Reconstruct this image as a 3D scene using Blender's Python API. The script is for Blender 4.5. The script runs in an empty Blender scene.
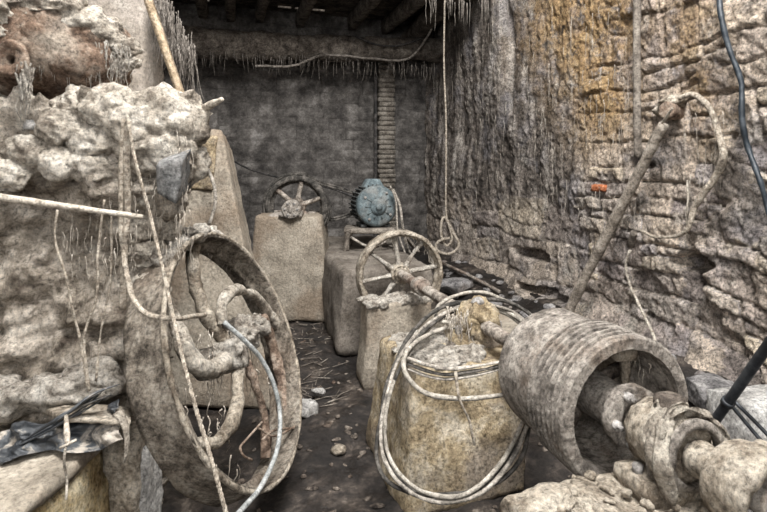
import bpy, math, random
import numpy as np
from mathutils import Vector
random.seed(7)
RNG = np.random.default_rng(11)
SC = bpy.context.scene
COL = SC.collection

# ------------------------------------------------------------------ camera frame helpers
FPX = 520.0; PXC = 383.5; HOR = 165.0; CAMZ = 1.6; TH = math.radians(17.0)
FW = np.array([math.sin(TH), math.cos(TH), 0.0]); RT = np.array([math.cos(TH), -math.sin(TH), 0.0])
UP = np.array([0, 0, 1.0]); CAM = np.array([0, 0, CAMZ])
def ray(px, py): return FW + (px-PXC)/FPX*RT - (py-HOR)/FPX*UP
def at(px, py, D): return CAM + D*ray(px, py)
def on_x(px, py, X): r = ray(px, py); return CAM + r*(X/r[0])
def on_y(px, py, Y): r = ray(px, py); return CAM + r*(Y/r[1])
def on_z(px, py, z=0.0): r = ray(px, py); return CAM + r*((z-CAMZ)/r[2])
def cf(a, b, c): return a*RT + b*FW + c*UP       # vector given as right, forward, up

# ------------------------------------------------------------------ numpy noise
def _h(i, j, k, s):
    n = (i.astype(np.int64)*73856093) ^ (j.astype(np.int64)*19349663) ^ (k.astype(np.int64)*83492791) ^ (s*2654435761)
    n = (n ^ (n >> 13)) * 1274126177
    n = n & 0x7fffffff
    n = (n ^ (n >> 16)) & 0xffffff
    return n/float(0xffffff)
def vn(P, s=0):
    P = np.asarray(P, float); F = np.floor(P); f = P-F; f = f*f*(3-2*f); I = F.astype(np.int64)
    x, y, z = I[:, 0], I[:, 1], I[:, 2]; u, v, w = f[:, 0], f[:, 1], f[:, 2]
    r = 0
    for a in (0, 1):
        for b in (0, 1):
            for c in (0, 1):
                r = r + _h(x+a, y+b, z+c, s)*(u if a else 1-u)*(v if b else 1-v)*(w if c else 1-w)
    return r*2-1
def fbm(P, sc, octv=4, s=0, rough=.55):
    P = np.asarray(P, float)*sc; a = 1.0; t = 0; n = 0
    for o in range(octv):
        t = t + a*vn(P+17.3*o, s+o); n += a; a *= rough; P = P*2.03
    return t/n*1.5
def ridged(P, sc, octv=3, s=0): return 1-2*np.abs(fbm(P, sc, octv, s))
def sstep(a, b, x):
    t = np.clip((x-a)/(b-a), 0, 1); return t*t*(3-2*t)
def masonry(u, v, seed=1, ch=(.12, .26), cw=(.16, .5), mort=.03, warp=.05):
    Z = np.zeros_like(u); P = np.stack([u, v, Z], 1)
    u = u + warp*fbm(P, 2.2, 3, seed); v = v + warp*fbm(P+9, 1.7, 3, seed+3)
    rg = np.random.default_rng(seed)
    bs = [v.min()-.3]
    while bs[-1] < v.max()+.5: bs.append(bs[-1]+rg.uniform(*ch))
    bs = np.array(bs); ci = np.searchsorted(bs, v)-1; ci = np.clip(ci, 0, len(bs)-2)
    ev = np.minimum(v-bs[ci], bs[ci+1]-v)
    eu = np.zeros_like(u); sid = np.zeros_like(u)
    for c in range(len(bs)-1):
        m = ci == c
        if not m.any(): continue
        us = [u.min()-.5+rg.uniform(0, .3)-.3]
        while us[-1] < u.max()+.6: us.append(us[-1]+rg.uniform(*cw))
        us = np.array(us); k = np.clip(np.searchsorted(us, u[m])-1, 0, len(us)-2)
        eu[m] = np.minimum(u[m]-us[k], us[k+1]-u[m]); r = rg.uniform(0, 1, len(us)); sid[m] = r[k]
        H = bs[c+1]-bs[c]; fr = rg.uniform(.35, .65, len(us)); sp = (r[k] > .5) & (H > .16)
        vm = bs[c]+H*fr[k]; e2 = ev[m]; e2 = np.where(sp, np.minimum(e2, np.abs(v[m]-vm)), e2); ev[m] = e2
        sid[m] = np.where(sp & (v[m] > vm), (r[k]*7.3) % 1, sid[m])
    a = np.clip(1-eu/mort, 0, 1); b = np.clip(1-ev/mort, 0, 1)
    h = 1-np.clip(np.sqrt(a*a+b*b), 0, 1)**1.5
    return h, sid

# ------------------------------------------------------------------ mesh builder
class MB:
    def __init__(s): s.v = []; s.f = []; s.n = 0
    def add(s, V, F):
        V = np.asarray(V, float); s.v.append(V); s.f += [tuple(i+s.n for i in f) for f in F]; s.n += len(V); return s
def spl(pts, step=.03, closed=False):
    P = np.array(pts, float); n = len(P)
    if n < 3 and not closed:
        L = np.linalg.norm(P[-1]-P[0]); k = max(2, int(L/step)+1); t = np.linspace(0, 1, k)[:, None]; return P[0]*(1-t)+P[-1]*t
    if closed: Q = np.vstack([P[-1], P, P[0], P[1]]); segs = n
    else: Q = np.vstack([2*P[0]-P[1], P, 2*P[-1]-P[-2]]); segs = n-1
    out = []
    for i in range(segs):
        a, b, c, d = Q[i:i+4]; k = max(2, int(np.linalg.norm(b[:3]-c[:3])/step)+1)
        for t in np.arange(k)/k:
            out.append(.5*((2*b)+(c-a)*t+(2*a-5*b+4*c-d)*t*t+(3*b-a-3*c+d)*t**3))
    if not closed: out.append(P[-1])
    return np.array(out)
def tube(mb, pts, r, seg=10, closed=False, step=.03, wob=0, flat=1.0, sag=None):
    """swept round bar through pts; r a number or one radius per point"""
    P = np.array(pts, float)
    rr = np.full(len(P), r) if np.isscalar(r) else np.array(r, float)
    Q = spl(np.hstack([P, rr[:, None]]), step, closed); C = Q[:, :3]; R = np.abs(Q[:, 3])
    if wob: C = C + wob*np.stack([fbm(C, 6, 2, 3), fbm(C, 6, 2, 5), fbm(C, 6, 2, 8)], 1)
    n = len(C)
    T = np.roll(C, -1, 0)-np.roll(C, 1, 0) if closed else np.gradient(C, axis=0)
    T /= np.linalg.norm(T, axis=1)[:, None]+1e-9
    a = np.array([0, 0, 1.0]) if abs(T[0][2]) < .9 else np.array([1.0, 0, 0])
    N = np.cross(T[0], a); N /= np.linalg.norm(N); V = []
    ang = np.linspace(0, 2*math.pi, seg, endpoint=False)
    for i in range(n):
        N = N-T[i]*np.dot(N, T[i]); N /= np.linalg.norm(N)+1e-9; B = np.cross(T[i], N)
        V.append(C[i]+R[i]*(np.outer(np.cos(ang), N)+flat*np.outer(np.sin(ang), B)))
    V = np.vstack(V); F = []
    for i in range(n if closed else n-1):
        j = (i+1) % n
        for k in range(seg):
            l = (k+1) % seg; F.append((i*seg+k, i*seg+l, j*seg+l, j*seg+k))
    if not closed:
        F.append(tuple(range(seg-1, -1, -1))); F.append(tuple((n-1)*seg+k for k in range(seg)))
    return mb.add(V, F)
def lathe(mb, prof, o, d, seg=64, step=.03, closed=True):
    """prof: (axial, radius) outline; closed makes a ring"""
    o = np.array(o, float); d = np.array(d, float); d /= np.linalg.norm(d)
    a = np.array([0, 0, 1.0]) if abs(d[2]) < .9 else np.array([1.0, 0, 0])
    u = np.cross(d, a); u /= np.linalg.norm(u); w = np.cross(d, u)
    P = []; m = len(prof)
    for i in range(m if closed else m-1):
        p, q = np.array(prof[i], float), np.array(prof[(i+1) % m], float)
        k = max(1, int(np.linalg.norm(q-p)/step+.5))
        for t in range(k): P.append(p+(q-p)*t/k)
    if not closed: P.append(np.array(prof[-1], float))
    ang = np.linspace(0, 2*math.pi, seg, endpoint=False); V = []
    for (ax, r) in P: V.append(o+ax*d+r*(np.outer(np.cos(ang), u)+np.outer(np.sin(ang), w)))
    n = len(P); V = np.vstack(V); F = []
    for i in range(n if closed else n-1):
        j = (i+1) % n
        for k in range(seg):
            l = (k+1) % seg; F.append((i*seg+k, j*seg+k, j*seg+l, i*seg+l))
    return mb.add(V, F)
def disc(mb, o, d, r, a0, a1, seg=48, step=.03):
    return lathe(mb, [(a0, .002), (a0, r), (a1, r), (a1, .002)], o, d, seg, step, closed=False)
def hexa(mb, c8, res=.04, rnd=2):
    """dense box from 8 corners: bottom 4 counter-clockwise, then top 4; corners softened"""
    c = np.array(c8, float)
    def L(a, b): return np.linalg.norm(c[a]-c[b])
    nx = max(1, int(max(L(0, 1), L(4, 5))/res)); ny = max(1, int(max(L(1, 2), L(5, 6))/res)); nz = max(1, int(max(L(0, 4), L(2, 6))/res))
    idx = {}; V = []
    def vid(i, j, k):
        key = (i, j, k)
        if key not in idx:
            x, y, z = i/nx, j/ny, k/nz
            b = c[0]*(1-x)*(1-y)+c[1]*x*(1-y)+c[2]*x*y+c[3]*(1-x)*y
            t = c[4]*(1-x)*(1-y)+c[5]*x*(1-y)+c[6]*x*y+c[7]*(1-x)*y
            idx[key] = len(V); V.append(b*(1-z)+t*z)
        return idx[key]
    F = []
    for i in range(nx):
        for j in range(ny):
            F.append((vid(i, j, 0), vid(i, j+1, 0), vid(i+1, j+1, 0), vid(i+1, j, 0)))
            F.append((vid(i, j, nz), vid(i+1, j, nz), vid(i+1, j+1, nz), vid(i, j+1, nz)))
    for i in range(nx):
        for k in range(nz):
            F.append((vid(i, 0, k), vid(i+1, 0, k), vid(i+1, 0, k+1), vid(i, 0, k+1)))
            F.append((vid(i, ny, k), vid(i, ny, k+1), vid(i+1, ny, k+1), vid(i+1, ny, k)))
    for j in range(ny):
        for k in range(nz):
            F.append((vid(0, j, k), vid(0, j, k+1), vid(0, j+1, k+1), vid(0, j+1, k)))
            F.append((vid(nx, j, k), vid(nx, j+1, k), vid(nx, j+1, k+1), vid(nx, j, k+1)))
    V = np.array(V)
    E = set()
    for f in F:
        for a in range(4): p, q = f[a], f[(a+1) % 4]; E.add((min(p, q), max(p, q)))
    E = np.array(list(E))
    for _ in range(rnd):
        S = np.zeros_like(V); cnt = np.zeros(len(V))
        np.add.at(S, E[:, 0], V[E[:, 1]]); np.add.at(S, E[:, 1], V[E[:, 0]]); np.add.at(cnt, E[:, 0], 1); np.add.at(cnt, E[:, 1], 1)
        V = V*.5+.5*S/cnt[:, None]
    return mb.add(V, F)
def box(mb, x0, x1, y0, y1, z0, z1, res=.04, rnd=2, taper=0, rz=0):
    t = taper; cx, cy = (x0+x1)/2, (y0+y1)/2
    P = [(x0, y0, z0), (x1, y0, z0), (x1, y1, z0), (x0, y1, z0), (x0+t, y0+t, z1), (x1-t, y0+t, z1), (x1-t, y1-t, z1), (x0+t, y1-t, z1)]
    c, s = math.cos(rz), math.sin(rz)
    P = [(cx+(x-cx)*c-(y-cy)*s, cy+(x-cx)*s+(y-cy)*c, z) for x, y, z in P]
    return hexa(mb, P, res, rnd)
def bar(mb, a, b, w, h, up=(0, 0, 1), res=.05, rnd=1):
    a = np.array(a, float); b = np.array(b, float); d = b-a; d /= np.linalg.norm(d)
    s = np.cross(d, up); s /= np.linalg.norm(s); u = np.cross(s, d)
    P = []
    for z in (-1, 1):
        P += [a-s*w/2+z*u*h/2, a+s*w/2+z*u*h/2, b+s*w/2+z*u*h/2, b-s*w/2+z*u*h/2]
    return hexa(mb, P, res, rnd)
def blob(mb, c, rad, sub=24, seed=0, lump=.2, sc=2.0):
    c = np.array(c, float); rad = np.array(rad, float)*np.ones(3)
    V = []; F = []; n = sub; m = sub*2
    for i in range(n+1):
        t = math.pi*i/n
        for j in range(m): V.append((math.sin(t)*math.cos(2*math.pi*j/m), math.sin(t)*math.sin(2*math.pi*j/m), math.cos(t)))
    V = np.array(V); V = V*(1+lump*fbm(V+seed*7.1, sc, 3, seed))[:, None]
    for i in range(n):
        for j in range(m): k = (j+1) % m; F.append((i*m+j, (i+1)*m+j, (i+1)*m+k, i*m+k))
    return mb.add(c+V*rad, F)
def stone(mb, c, rad, seed, sub=16, box_=.55, yaw=0):
    """angular rock: sphere pushed toward a box and cut by random planes"""
    rg = np.random.default_rng(seed); rad = np.array(rad, float)*np.ones(3)
    tmp = MB(); blob(tmp, (0, 0, 0), 1, sub, seed, .08); V = tmp.v[0]
    m = np.abs(V).max(1)[:, None]; V = V*(1-box_)+V/m*box_*.85
    for _ in range(7):
        n = rg.normal(size=3); n /= np.linalg.norm(n); d = rg.uniform(.62, .85); o = V@n-d; V = V-np.outer(np.clip(o, 0, None), n)
    V = V*rad; cc, s = math.cos(yaw), math.sin(yaw); V = np.stack([V[:, 0]*cc-V[:, 1]*s, V[:, 0]*s+V[:, 1]*cc, V[:, 2]], 1)
    return mb.add(np.array(c)+V, tmp.f)

LOCW = {}
def build(mb, name, mat, root=None, label=None, cat=None, group=None, kind=None, d=None, smooth=True, attrs=None, base=None, dirn=None):
    V = np.vstack(mb.v); me = bpy.data.meshes.new(name)
    me.from_pydata(V.tolist(), [], mb.f); me.update()
    if d:
        N = np.zeros(len(V)*3); me.vertices.foreach_get('normal', N); N = N.reshape(-1, 3)
        if dirn is not None: N = np.tile(np.array(dirn, float), (len(V), 1))
        t = np.zeros(len(V))
        for (amp, sc, oc, kd) in d:
            if kd == 'n': t += amp*fbm(V, sc, oc, 2)
            elif kd == 'r': t += amp*ridged(V, sc, oc, 4)
            elif kd == 'v': Q = V*np.array([1, 1, .18]); t += amp*fbm(Q, sc, oc, 6)
            elif kd == 'b': t += amp*np.maximum(0, fbm(V, sc, oc, 9))**.7
        V = V+N*t[:, None]
    loc = np.zeros(3)
    if root is not None: loc = LOCW[root.name]
    elif base is not None: loc = np.array(base, float)
    elif kind != 'structure': loc = np.array([(V[:, 0].min()+V[:, 0].max())/2, (V[:, 1].min()+V[:, 1].max())/2, V[:, 2].min()])
    me.vertices.foreach_set('co', (V-loc).ravel())
    if smooth: me.polygons.foreach_set('use_smooth', [True]*len(me.polygons))
    for k, a in (attrs or {}).items():
        at_ = me.attributes.new(k, 'FLOAT', 'POINT'); at_.data.foreach_set('value', np.asarray(a, float))
    me.materials.append(mat); me.update()
    o = bpy.data.objects.new(name, me); COL.objects.link(o)
    if root is not None: o.parent = root
    else: o.location = loc
    LOCW[o.name] = loc
    tag(o, label, cat, group, kind); return o
def tag(o, label=None, cat=None, group=None, kind=None):
    if label: o['label'] = label
    if cat: o['category'] = cat
    if group: o['group'] = group
    if kind: o['kind'] = kind
def thing(name, loc, label, cat, group=None):
    o = bpy.data.objects.new(name, None); o.empty_display_size = .05; COL.objects.link(o); o.location = tuple(float(x) for x in loc)
    LOCW[o.name] = np.array(loc, float); tag(o, label, cat, group); return o

# ------------------------------------------------------------------ materials
class NT:
    def __init__(s, name):
        s.m = bpy.data.materials.new(name); s.m.use_nodes = True; s.t = s.m.node_tree; s.b = s.t.nodes['Principled BSDF']
        tc = s.t.nodes.new('ShaderNodeTexCoord'); s.co = tc.outputs['Object']; s.gen = tc.outputs['Generated']
    def n(s, typ, **k):
        x = s.t.nodes.new('ShaderNode'+typ)
        for a, v in k.items():
            if a.startswith('_'): setattr(x, a[1:], v)
        return x
    def l(s, a, b): s.t.links.new(a, b)
    def scl(s, v):
        x = s.n('Mapping'); x.inputs['Scale'].default_value = v; s.l(s.co, x.inputs['Vector']); return x.outputs[0]
    def noise(s, sc, det=6, rough=.6, co=None, dist=0):
        x = s.n('TexNoise'); x.inputs['Scale'].default_value = sc; x.inputs['Detail'].default_value = det; x.inputs['Roughness'].default_value = rough
        x.inputs['Distortion'].default_value = dist; s.l(co or s.co, x.inputs['Vector']); return x.outputs['Fac']
    def ramp(s, f, stops):
        x = s.n('ValToRGB'); cr = x.color_ramp
        while len(cr.elements) < len(stops): cr.elements.new(.5)
        for e, (p, c) in zip(cr.elements, stops): e.position = p; e.color = (*(c if hasattr(c, '__len__') else (c, c, c)), 1)
        s.l(f, x.inputs[0]); return x.outputs[0]
    def mix(s, f, a, b, mode='MIX'):
        x = s.n('Mix'); x.data_type = 'RGBA'; x.blend_type = mode
        if hasattr(f, 'name'): s.l(f, x.inputs[0])
        else: x.inputs[0].default_value = f
        for v, i in ((a, 6), (b, 7)):
            if hasattr(v, 'name'): s.l(v, x.inputs[i])
            else: x.inputs[i].default_value = (*v, 1)
        return x.outputs[2]
    def math(s, op, a, b=0.0, cl=False):
        x = s.n('Math'); x.operation = op; x.use_clamp = cl
        for v, i in ((a, 0), (b, 1)):
            if hasattr(v, 'name'): s.l(v, x.inputs[i])
            else: x.inputs[i].default_value = v
        return x.outputs[0]
    def attr(s, nm): x = s.n('Attribute'); x.attribute_name = nm; return x.outputs['Fac']
    def bump(s, h, st=.5, dist=.01, prev=None):
        x = s.n('Bump'); x.inputs['Strength'].default_value = st; x.inputs['Distance'].default_value = dist; s.l(h, x.inputs['Height'])
        if prev: s.l(prev, x.inputs['Normal'])
        return x.outputs[0]
    def out(s, col, rough, nrm=None, metal=0, spec=.25):
        if hasattr(col, 'name'): s.l(col, s.b.inputs['Base Color'])
        else: s.b.inputs['Base Color'].default_value = (*col, 1)
        if hasattr(rough, 'name'): s.l(rough, s.b.inputs['Roughness'])
        else: s.b.inputs['Roughness'].default_value = rough
        s.b.inputs['Metallic'].default_value = metal; s.b.inputs['Specular IOR Level'].default_value = spec
        if nrm: s.l(nrm, s.b.inputs['Normal'])
        return s.m
def crust(name, dark, mid, light, sc=9, bs=1.0, tint=None, tsc=2.0, tamt=.6, tpos=.5, rough=.9, stretch=None, spec=.2, speck=True, gs=52, con=1.0):
    t = NT(name); co = t.scl(stretch) if stretch else t.co
    f = t.noise(sc, 9, .72, co, .3)
    c = t.ramp(f, [(.5-.12/con, dark), (.49, mid), (.5+.12/con, light)])
    if tint:
        m = t.ramp(t.noise(tsc, 5, .6), [(tpos, 0.0), (tpos+.13, tamt)]); c = t.mix(m, c, tint)
    if speck:
        g = t.noise(gs, 6, .8); c = t.mix(.9 if con > .8 else .6, c, t.ramp(g, [(.37, .28), (.47, .85), (.62, 1.45)]), 'MULTIPLY')
    n1 = t.bump(t.noise(sc*1.6, 10, .75, co), .9*bs, .045)
    v = t.n('TexVoronoi'); v.inputs['Scale'].default_value = sc*7; t.l(t.co, v.inputs['Vector'])
    n2 = t.bump(v.outputs['Distance'], .5*bs, .006, n1)
    return t.out(c, rough, t.bump(t.noise(gs, 6, .8), .8*bs, .016, n2), 0, spec)

M = {}
M['crust'] = crust('caked_pale_residue', (.17, .135, .10), (.42, .36, .285), (.66, .59, .49), 9, 1.1)
M['crust_pale'] = crust('white_lime_crust', (.20, .17, .14), (.47, .425, .365), (.70, .655, .585), 10, 1.2)
M['crust_grey'] = crust('grey_caked_iron', (.16, .14, .12), (.35, .31, .27), (.54, .49, .43), 12, 1.0, (.22, .15, .10), 4, .5, .56)
M['crust_dark'] = crust('dark_caked_iron', (.05, .04, .035), (.17, .14, .115), (.36, .31, .26), 10, 1.0, (.12, .07, .045), 3, .5, .5)
M['lump'] = crust('pale_beige_lumpy_residue', (.21, .175, .14), (.50, .445, .37), (.72, .665, .58), 9, 1.1)
M['rim_mud'] = crust('mud_caked_rim', (.09, .075, .06), (.27, .23, .185), (.48, .43, .36), 12, 1.1, (.16, .11, .075), 3, .5, .53)
M['concrete'] = crust('stained_cast_concrete', (.17, .145, .115), (.32, .28, .225), (.45, .40, .33), 5, .6, (.215, .165, .12), 1.9, .8, .47, con=.7)
M['concrete_dim'] = crust('dusty_back_concrete', (.20, .175, .15), (.34, .30, .26), (.45, .41, .36), 4, .5, (.20, .165, .12), 1.5, .5, .5, con=.6)
M['yellow'] = crust('yellowed_concrete', (.17, .125, .075), (.42, .335, .215), (.58, .51, .40), 6, .9, (.27, .225, .185), 2.5, .75, .48)
M['yellow_strong'] = crust('yellow_ochre_concrete', (.24, .165, .08), (.50, .385, .21), (.62, .54, .38), 6, .8, (.30, .24, .18), 2.5, .7, .52)
M['block_dark'] = crust('dark_stained_concrete', (.09, .075, .06), (.19, .165, .14), (.30, .265, .225), 5, .7, (.08, .065, .05), 2, .5, .5, con=.7)
M['stone_grey'] = crust('grey_stone', (.13, .125, .125), (.30, .285, .28), (.48, .46, .44), 7, 1.0, (.30, .22, .16), 2.2, .5, .52)
M['stone_white'] = crust('pale_stone', (.26, .25, .24), (.50, .48, .45), (.74, .72, .69), 7, 1.0)
M['stone_facet'] = crust('slate_grey_stone', (.09, .09, .09), (.20, .20, .195), (.34, .33, .32), 10, .8)
M['wood_dark'] = crust('old_dark_timber', (.025, .02, .017), (.075, .062, .05), (.17, .145, .12), 6, .8, stretch=(1, 1, 1))
M['wood_grey'] = crust('dusty_grey_timber', (.10, .085, .07), (.22, .19, .16), (.36, .32, .27), 8, .8)
M['wood_mid'] = crust('weathered_round_pole', (.15, .125, .10), (.33, .285, .235), (.50, .445, .38), 10, .8)
M['wood_beam'] = crust('dusty_dark_beam', (.05, .042, .035), (.13, .11, .092), (.25, .22, .185), 8, .8)
M['wood_tan'] = crust('tan_timber_plank', (.22, .16, .10), (.40, .31, .21), (.54, .44, .32), 7, .5)
M['wood_pale'] = crust('pale_weathered_stick', (.25, .21, .17), (.44, .39, .32), (.60, .54, .46), 12, .6)
M['bundle'] = crust('brown_caked_hide', (.08, .05, .035), (.23, .155, .11), (.44, .355, .28), 8, 1.2, (.52, .455, .375), 3.0, .7, .53)
M['rope'] = crust('dusty_rope', (.22, .18, .14), (.42, .36, .29), (.60, .54, .45), 40, .7)
M['rope_pale'] = crust('pale_dusty_rope', (.30, .25, .2), (.54, .48, .40), (.70, .64, .55), 30, .7)
M['fibre'] = crust('hanging_fibre', (.22, .19, .16), (.42, .37, .31), (.58, .53, .46), 20, .4)
M['fibre_dark'] = crust('dark_hanging_fibre', (.07, .06, .05), (.17, .15, .13), (.28, .25, .22), 20, .4)
M['rag'] = crust('dirty_rag_cloth', (.15, .125, .10), (.36, .315, .26), (.55, .50, .42), 14, .9)
M['rust'] = crust('rusty_steel', (.09, .06, .045), (.25, .185, .14), (.42, .345, .28), 14, .7, (.18, .11, .07), 6, .4, .5)
M['iron_line'] = crust('worn_iron', (.12, .10, .085), (.30, .26, .22), (.50, .45, .39), 12, .7, (.16, .10, .07), 5, .6, .5)
M['belt'] = crust('dusty_rubber_belt', (.10, .09, .08), (.30, .27, .23), (.46, .42, .37), 14, .5)
M['belt_pale'] = crust('pale_dusty_rubber_belt', (.22, .2, .17), (.33, .30, .255), (.50, .46, .40), 14, .5)
M['belt_dark'] = crust('dark_rubber_belt', (.025, .023, .021), (.065, .06, .053), (.15, .135, .12), 14, .5)
M['hose_grey'] = crust('grey_blue_hose', (.18, .19, .185), (.28, .29, .285), (.40, .405, .39), 18, .3, rough=.6, spec=.4)
M['black'] = crust('black_plastic_hose', (.012, .013, .015), (.02, .022, .026), (.05, .055, .06), 10, .1, rough=.42, spec=.5, speck=False)
M['hose_dark'] = crust('dark_blue_black_hose', (.012, .017, .022), (.022, .03, .038), (.06, .07, .08), 12, .2, rough=.45, spec=.5, speck=False)
M['motor'] = crust('blue_grey_painted_motor', (.05, .06, .063), (.11, .14, .15), (.22, .265, .275), 16, .1, (.22, .215, .20), 5, .6, .5, con=.6, gs=90)
M['motor_dark'] = crust('dark_motor_housing', (.03, .035, .035), (.085, .09, .09), (.18, .18, .17), 14, .15)
M['bolt'] = crust('dull_bolt_steel', (.10, .09, .08), (.22, .205, .19), (.38, .36, .34), 20, .4, rough=.55, spec=.5)
M['brick_red'] = crust('red_brick', (.22, .07, .03), (.42, .14, .06), (.52, .25, .15), 20, .5)
M['brick_strip'] = crust('dusty_brick_strip', (.10, .085, .07), (.21, .185, .155), (.32, .29, .25), 8, .8)
M['cable'] = crust('black_cable', (.02, .02, .02), (.045, .042, .04), (.10, .09, .085), 14, .2)

def plastic_mat():
    t = NT('dirty_black_plastic_sheet'); f = t.noise(7, 7, .7, dist=.5)
    c = t.ramp(f, [(.42, (.018, .021, .025)), (.52, (.06, .065, .07)), (.60, (.38, .34, .29))])
    r = t.ramp(f, [(.40, .28), (.62, .9)])
    return t.out(c, r, t.bump(t.noise(18, 8, .7), .6, .02), 0, .6)
M['plastic'] = plastic_mat()

def right_wall_mat():
    t = NT('plastered_rubble_wall')
    sid = t.attr('sid'); ms = t.attr('stonemask'); och = t.attr('ochre'); h = t.attr('pillow')
    fine = t.noise(9, 10, .75, dist=.4); st = t.noise(5, 8, .7, t.scl((1, 1, .16)))
    plas = t.ramp(st, [(.37, (.06, .05, .042)), (.46, (.14, .118, .10)), (.54, (.27, .235, .205)), (.65, (.50, .455, .405))])
    plas = t.mix(.85, plas, t.ramp(fine, [(.38, .35), (.49, .95), (.62, 1.7)]), 'MULTIPLY')
    stn = t.ramp(sid, [(0, (.34, .29, .27)), (.35, (.60, .50, .40)), (.6, (.48, .43, .41)), (.85, (.70, .59, .45)), (1, (.42, .36, .34))])
    stn = t.mix(.85, stn, t.ramp(fine, [(.37, .4), (.49, 1.0), (.61, 1.55)]), 'MULTIPLY')
    mor = t.ramp(t.noise(20, 6, .7), [(.3, (.10, .085, .07)), (.7, (.34, .30, .25))])
    stn = t.mix(t.ramp(h, [(.05, 1.0), (.55, 0.0)]), stn, mor)
    c = t.mix(ms, plas, stn)
    oc = t.ramp(t.noise(12, 8, .75), [(.3, (.15, .095, .055)), (.5, (.47, .31, .155)), (.7, (.66, .49, .29))])
    om = t.math('MULTIPLY', och, t.ramp(t.noise(5, 8, .75), [(.38, 0.0), (.47, 1.0)]), True)
    c = t.mix(om, c, oc)
    lil = t.ramp(t.noise(2.3, 6, .65), [(.52, 0.0), (.64, .35)]); c = t.mix(lil, c, (.40, .385, .41))
    pale = t.ramp(t.noise(3.1, 8, .75, t.scl((1, 1, .45))), [(.56, 0.0), (.66, .6)]); c = t.mix(pale, c, (.60, .55, .48))
    g = t.noise(50, 6, .82); c = t.mix(.9, c, t.ramp(g, [(.39, .16), (.48, .8), (.62, 1.6)]), 'MULTIPLY')
    n1 = t.bump(t.noise(14, 10, .8), 1.0, .05)
    n2 = t.bump(t.noise(40, 8, .85), .9, .018, n1)
    return t.out(c, .85, n2, 0, .3)
def back_wall_mat():
    t = NT('sooty_block_wall')
    h = t.attr('pillow'); sid = t.attr('sid')
    f = t.noise(3.5, 12, .8)
    c = t.ramp(f, [(.38, (.035, .032, .03)), (.48, (.085, .078, .072)), (.56, (.15, .138, .127)), (.66, (.27, .255, .24))])
    c = t.mix(t.ramp(h, [(.0, .75), (.5, 0.0)]), c, (.04, .036, .033))
    c = t.mix(.35, c, t.ramp(sid, [(0, .7), (1, 1.3)]), 'MULTIPLY')
    w = t.ramp(t.noise(6, 12, .85, dist=.3), [(.63, 0.0), (.67, .7)]); c = t.mix(w, c, (.50, .49, .47))
    g = t.noise(34, 8, .85); c = t.mix(.8, c, t.ramp(g, [(.33, .5), (.52, 1.0), (.72, 1.4)]), 'MULTIPLY')
    return t.out(c, .9, t.bump(t.noise(30, 6, .8), .8, .012, t.bump(t.noise(8, 10, .7), .9, .03)), 0, .2)
def floor_mat():
    t = NT('wet_dark_dirt_floor')
    f = t.noise(3.5, 10, .72, dist=.3)
    c = t.ramp(f, [(.38, (.010, .008, .007)), (.50, (.026, .021, .018)), (.58, (.065, .052, .043)), (.68, (.24, .20, .165))])
    g = t.noise(38, 5, .8); c = t.mix(.8, c, t.ramp(g, [(.33, .4), (.52, 1.0), (.7, 1.7)]), 'MULTIPLY')
    r = t.ramp(t.noise(4, 6, .6), [(.42, .35), (.58, .9)])
    return t.out(c, r, t.bump(t.noise(50, 6, .8), .8, .012, t.bump(t.noise(10, 9, .7), 1.0, .03)), 0, .4)
M['wall_r'] = right_wall_mat(); M['wall_b'] = back_wall_mat(); M['floor'] = floor_mat()
def pier_mat():
    t = NT('caked_rubble_masonry'); h = t.attr('pillow')
    f = t.noise(6, 10, .75, dist=.5)
    c = t.ramp(f, [(.36, (.15, .12, .095)), (.46, (.36, .31, .25)), (.54, (.57, .50, .42)), (.64, (.78, .715, .62))])
    c = t.mix(t.ramp(h, [(.0, .55), (.4, 0.0)]), c, (.16, .13, .10))
    g = t.noise(58, 6, .82); c = t.mix(.9, c, t.ramp(g, [(.37, .25), (.47, .85), (.62, 1.4)]), 'MULTIPLY')
    n1 = t.bump(t.noise(12, 10, .8), 1.0, .06)
    return t.out(c, .92, t.bump(t.noise(38, 8, .85), .9, .02, n1), 0, .15)
M['pier'] = pier_mat()

# ------------------------------------------------------------------ strands
def strands(mb, starts, lmin, lmax, r=.003, sway=.03, seg=4, rg=RNG):
    for p in starts:
        L = rg.uniform(lmin, lmax); n = 5; pts = []; rad = []
        w = rg.normal(size=2)*sway
        for i in range(n):
            t = i/(n-1); pts.append(np.array(p)+np.array([w[0]*t*t*L*3+rg.normal()*.004, w[1]*t*t*L*3+rg.normal()*.004, -L*t])); rad.append(r*(1-.75*t)*rg.uniform(.7, 1.3))
        tube(mb, pts, rad, seg, step=.03)
    return mb

# ================================================================== SETTING
XW = 3.2; YB = 8.0
# right wall
ys = np.concatenate([np.arange(-1.5, 2.0, .06), np.arange(2.0, 4.8, .0125), np.arange(4.8, YB+.1, .022)])
zs = np.arange(-.1, 4.7, .016)
Y, Z = np.meshgrid(ys, zs); P = np.stack([np.full(Y.size, XW), Y.ravel(), Z.ravel()], 1)
h1, s1 = masonry(P[:, 1], P[:, 2], 5, (.12, .36), (.14, .46), .020, .075)
h2, s2 = masonry(P[:, 1], P[:, 2]+.1, 9, (.3, .5), (.4, .9), .03, .07)
mask = sstep(4.35, 3.75, P[:, 1]+.45*fbm(P, 1.4, 3, 4))*sstep(-.35, -.05, fbm(P, 3.2, 4, 77)+.08)
low = sstep(1.35, .9, P[:, 2]+.3*fbm(P, 1.2, 3, 14))
x = (1-mask)*(1-low)
hh = mask*h1+(1-mask)*low*h2
dx = .048*mask*h1+.018*(1-mask)*low*h2+x*.045
dx += .042*(s1-.5)*mask*sstep(.1, .5, h1)+.05*(s2-.5)*(1-mask)*low
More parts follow.
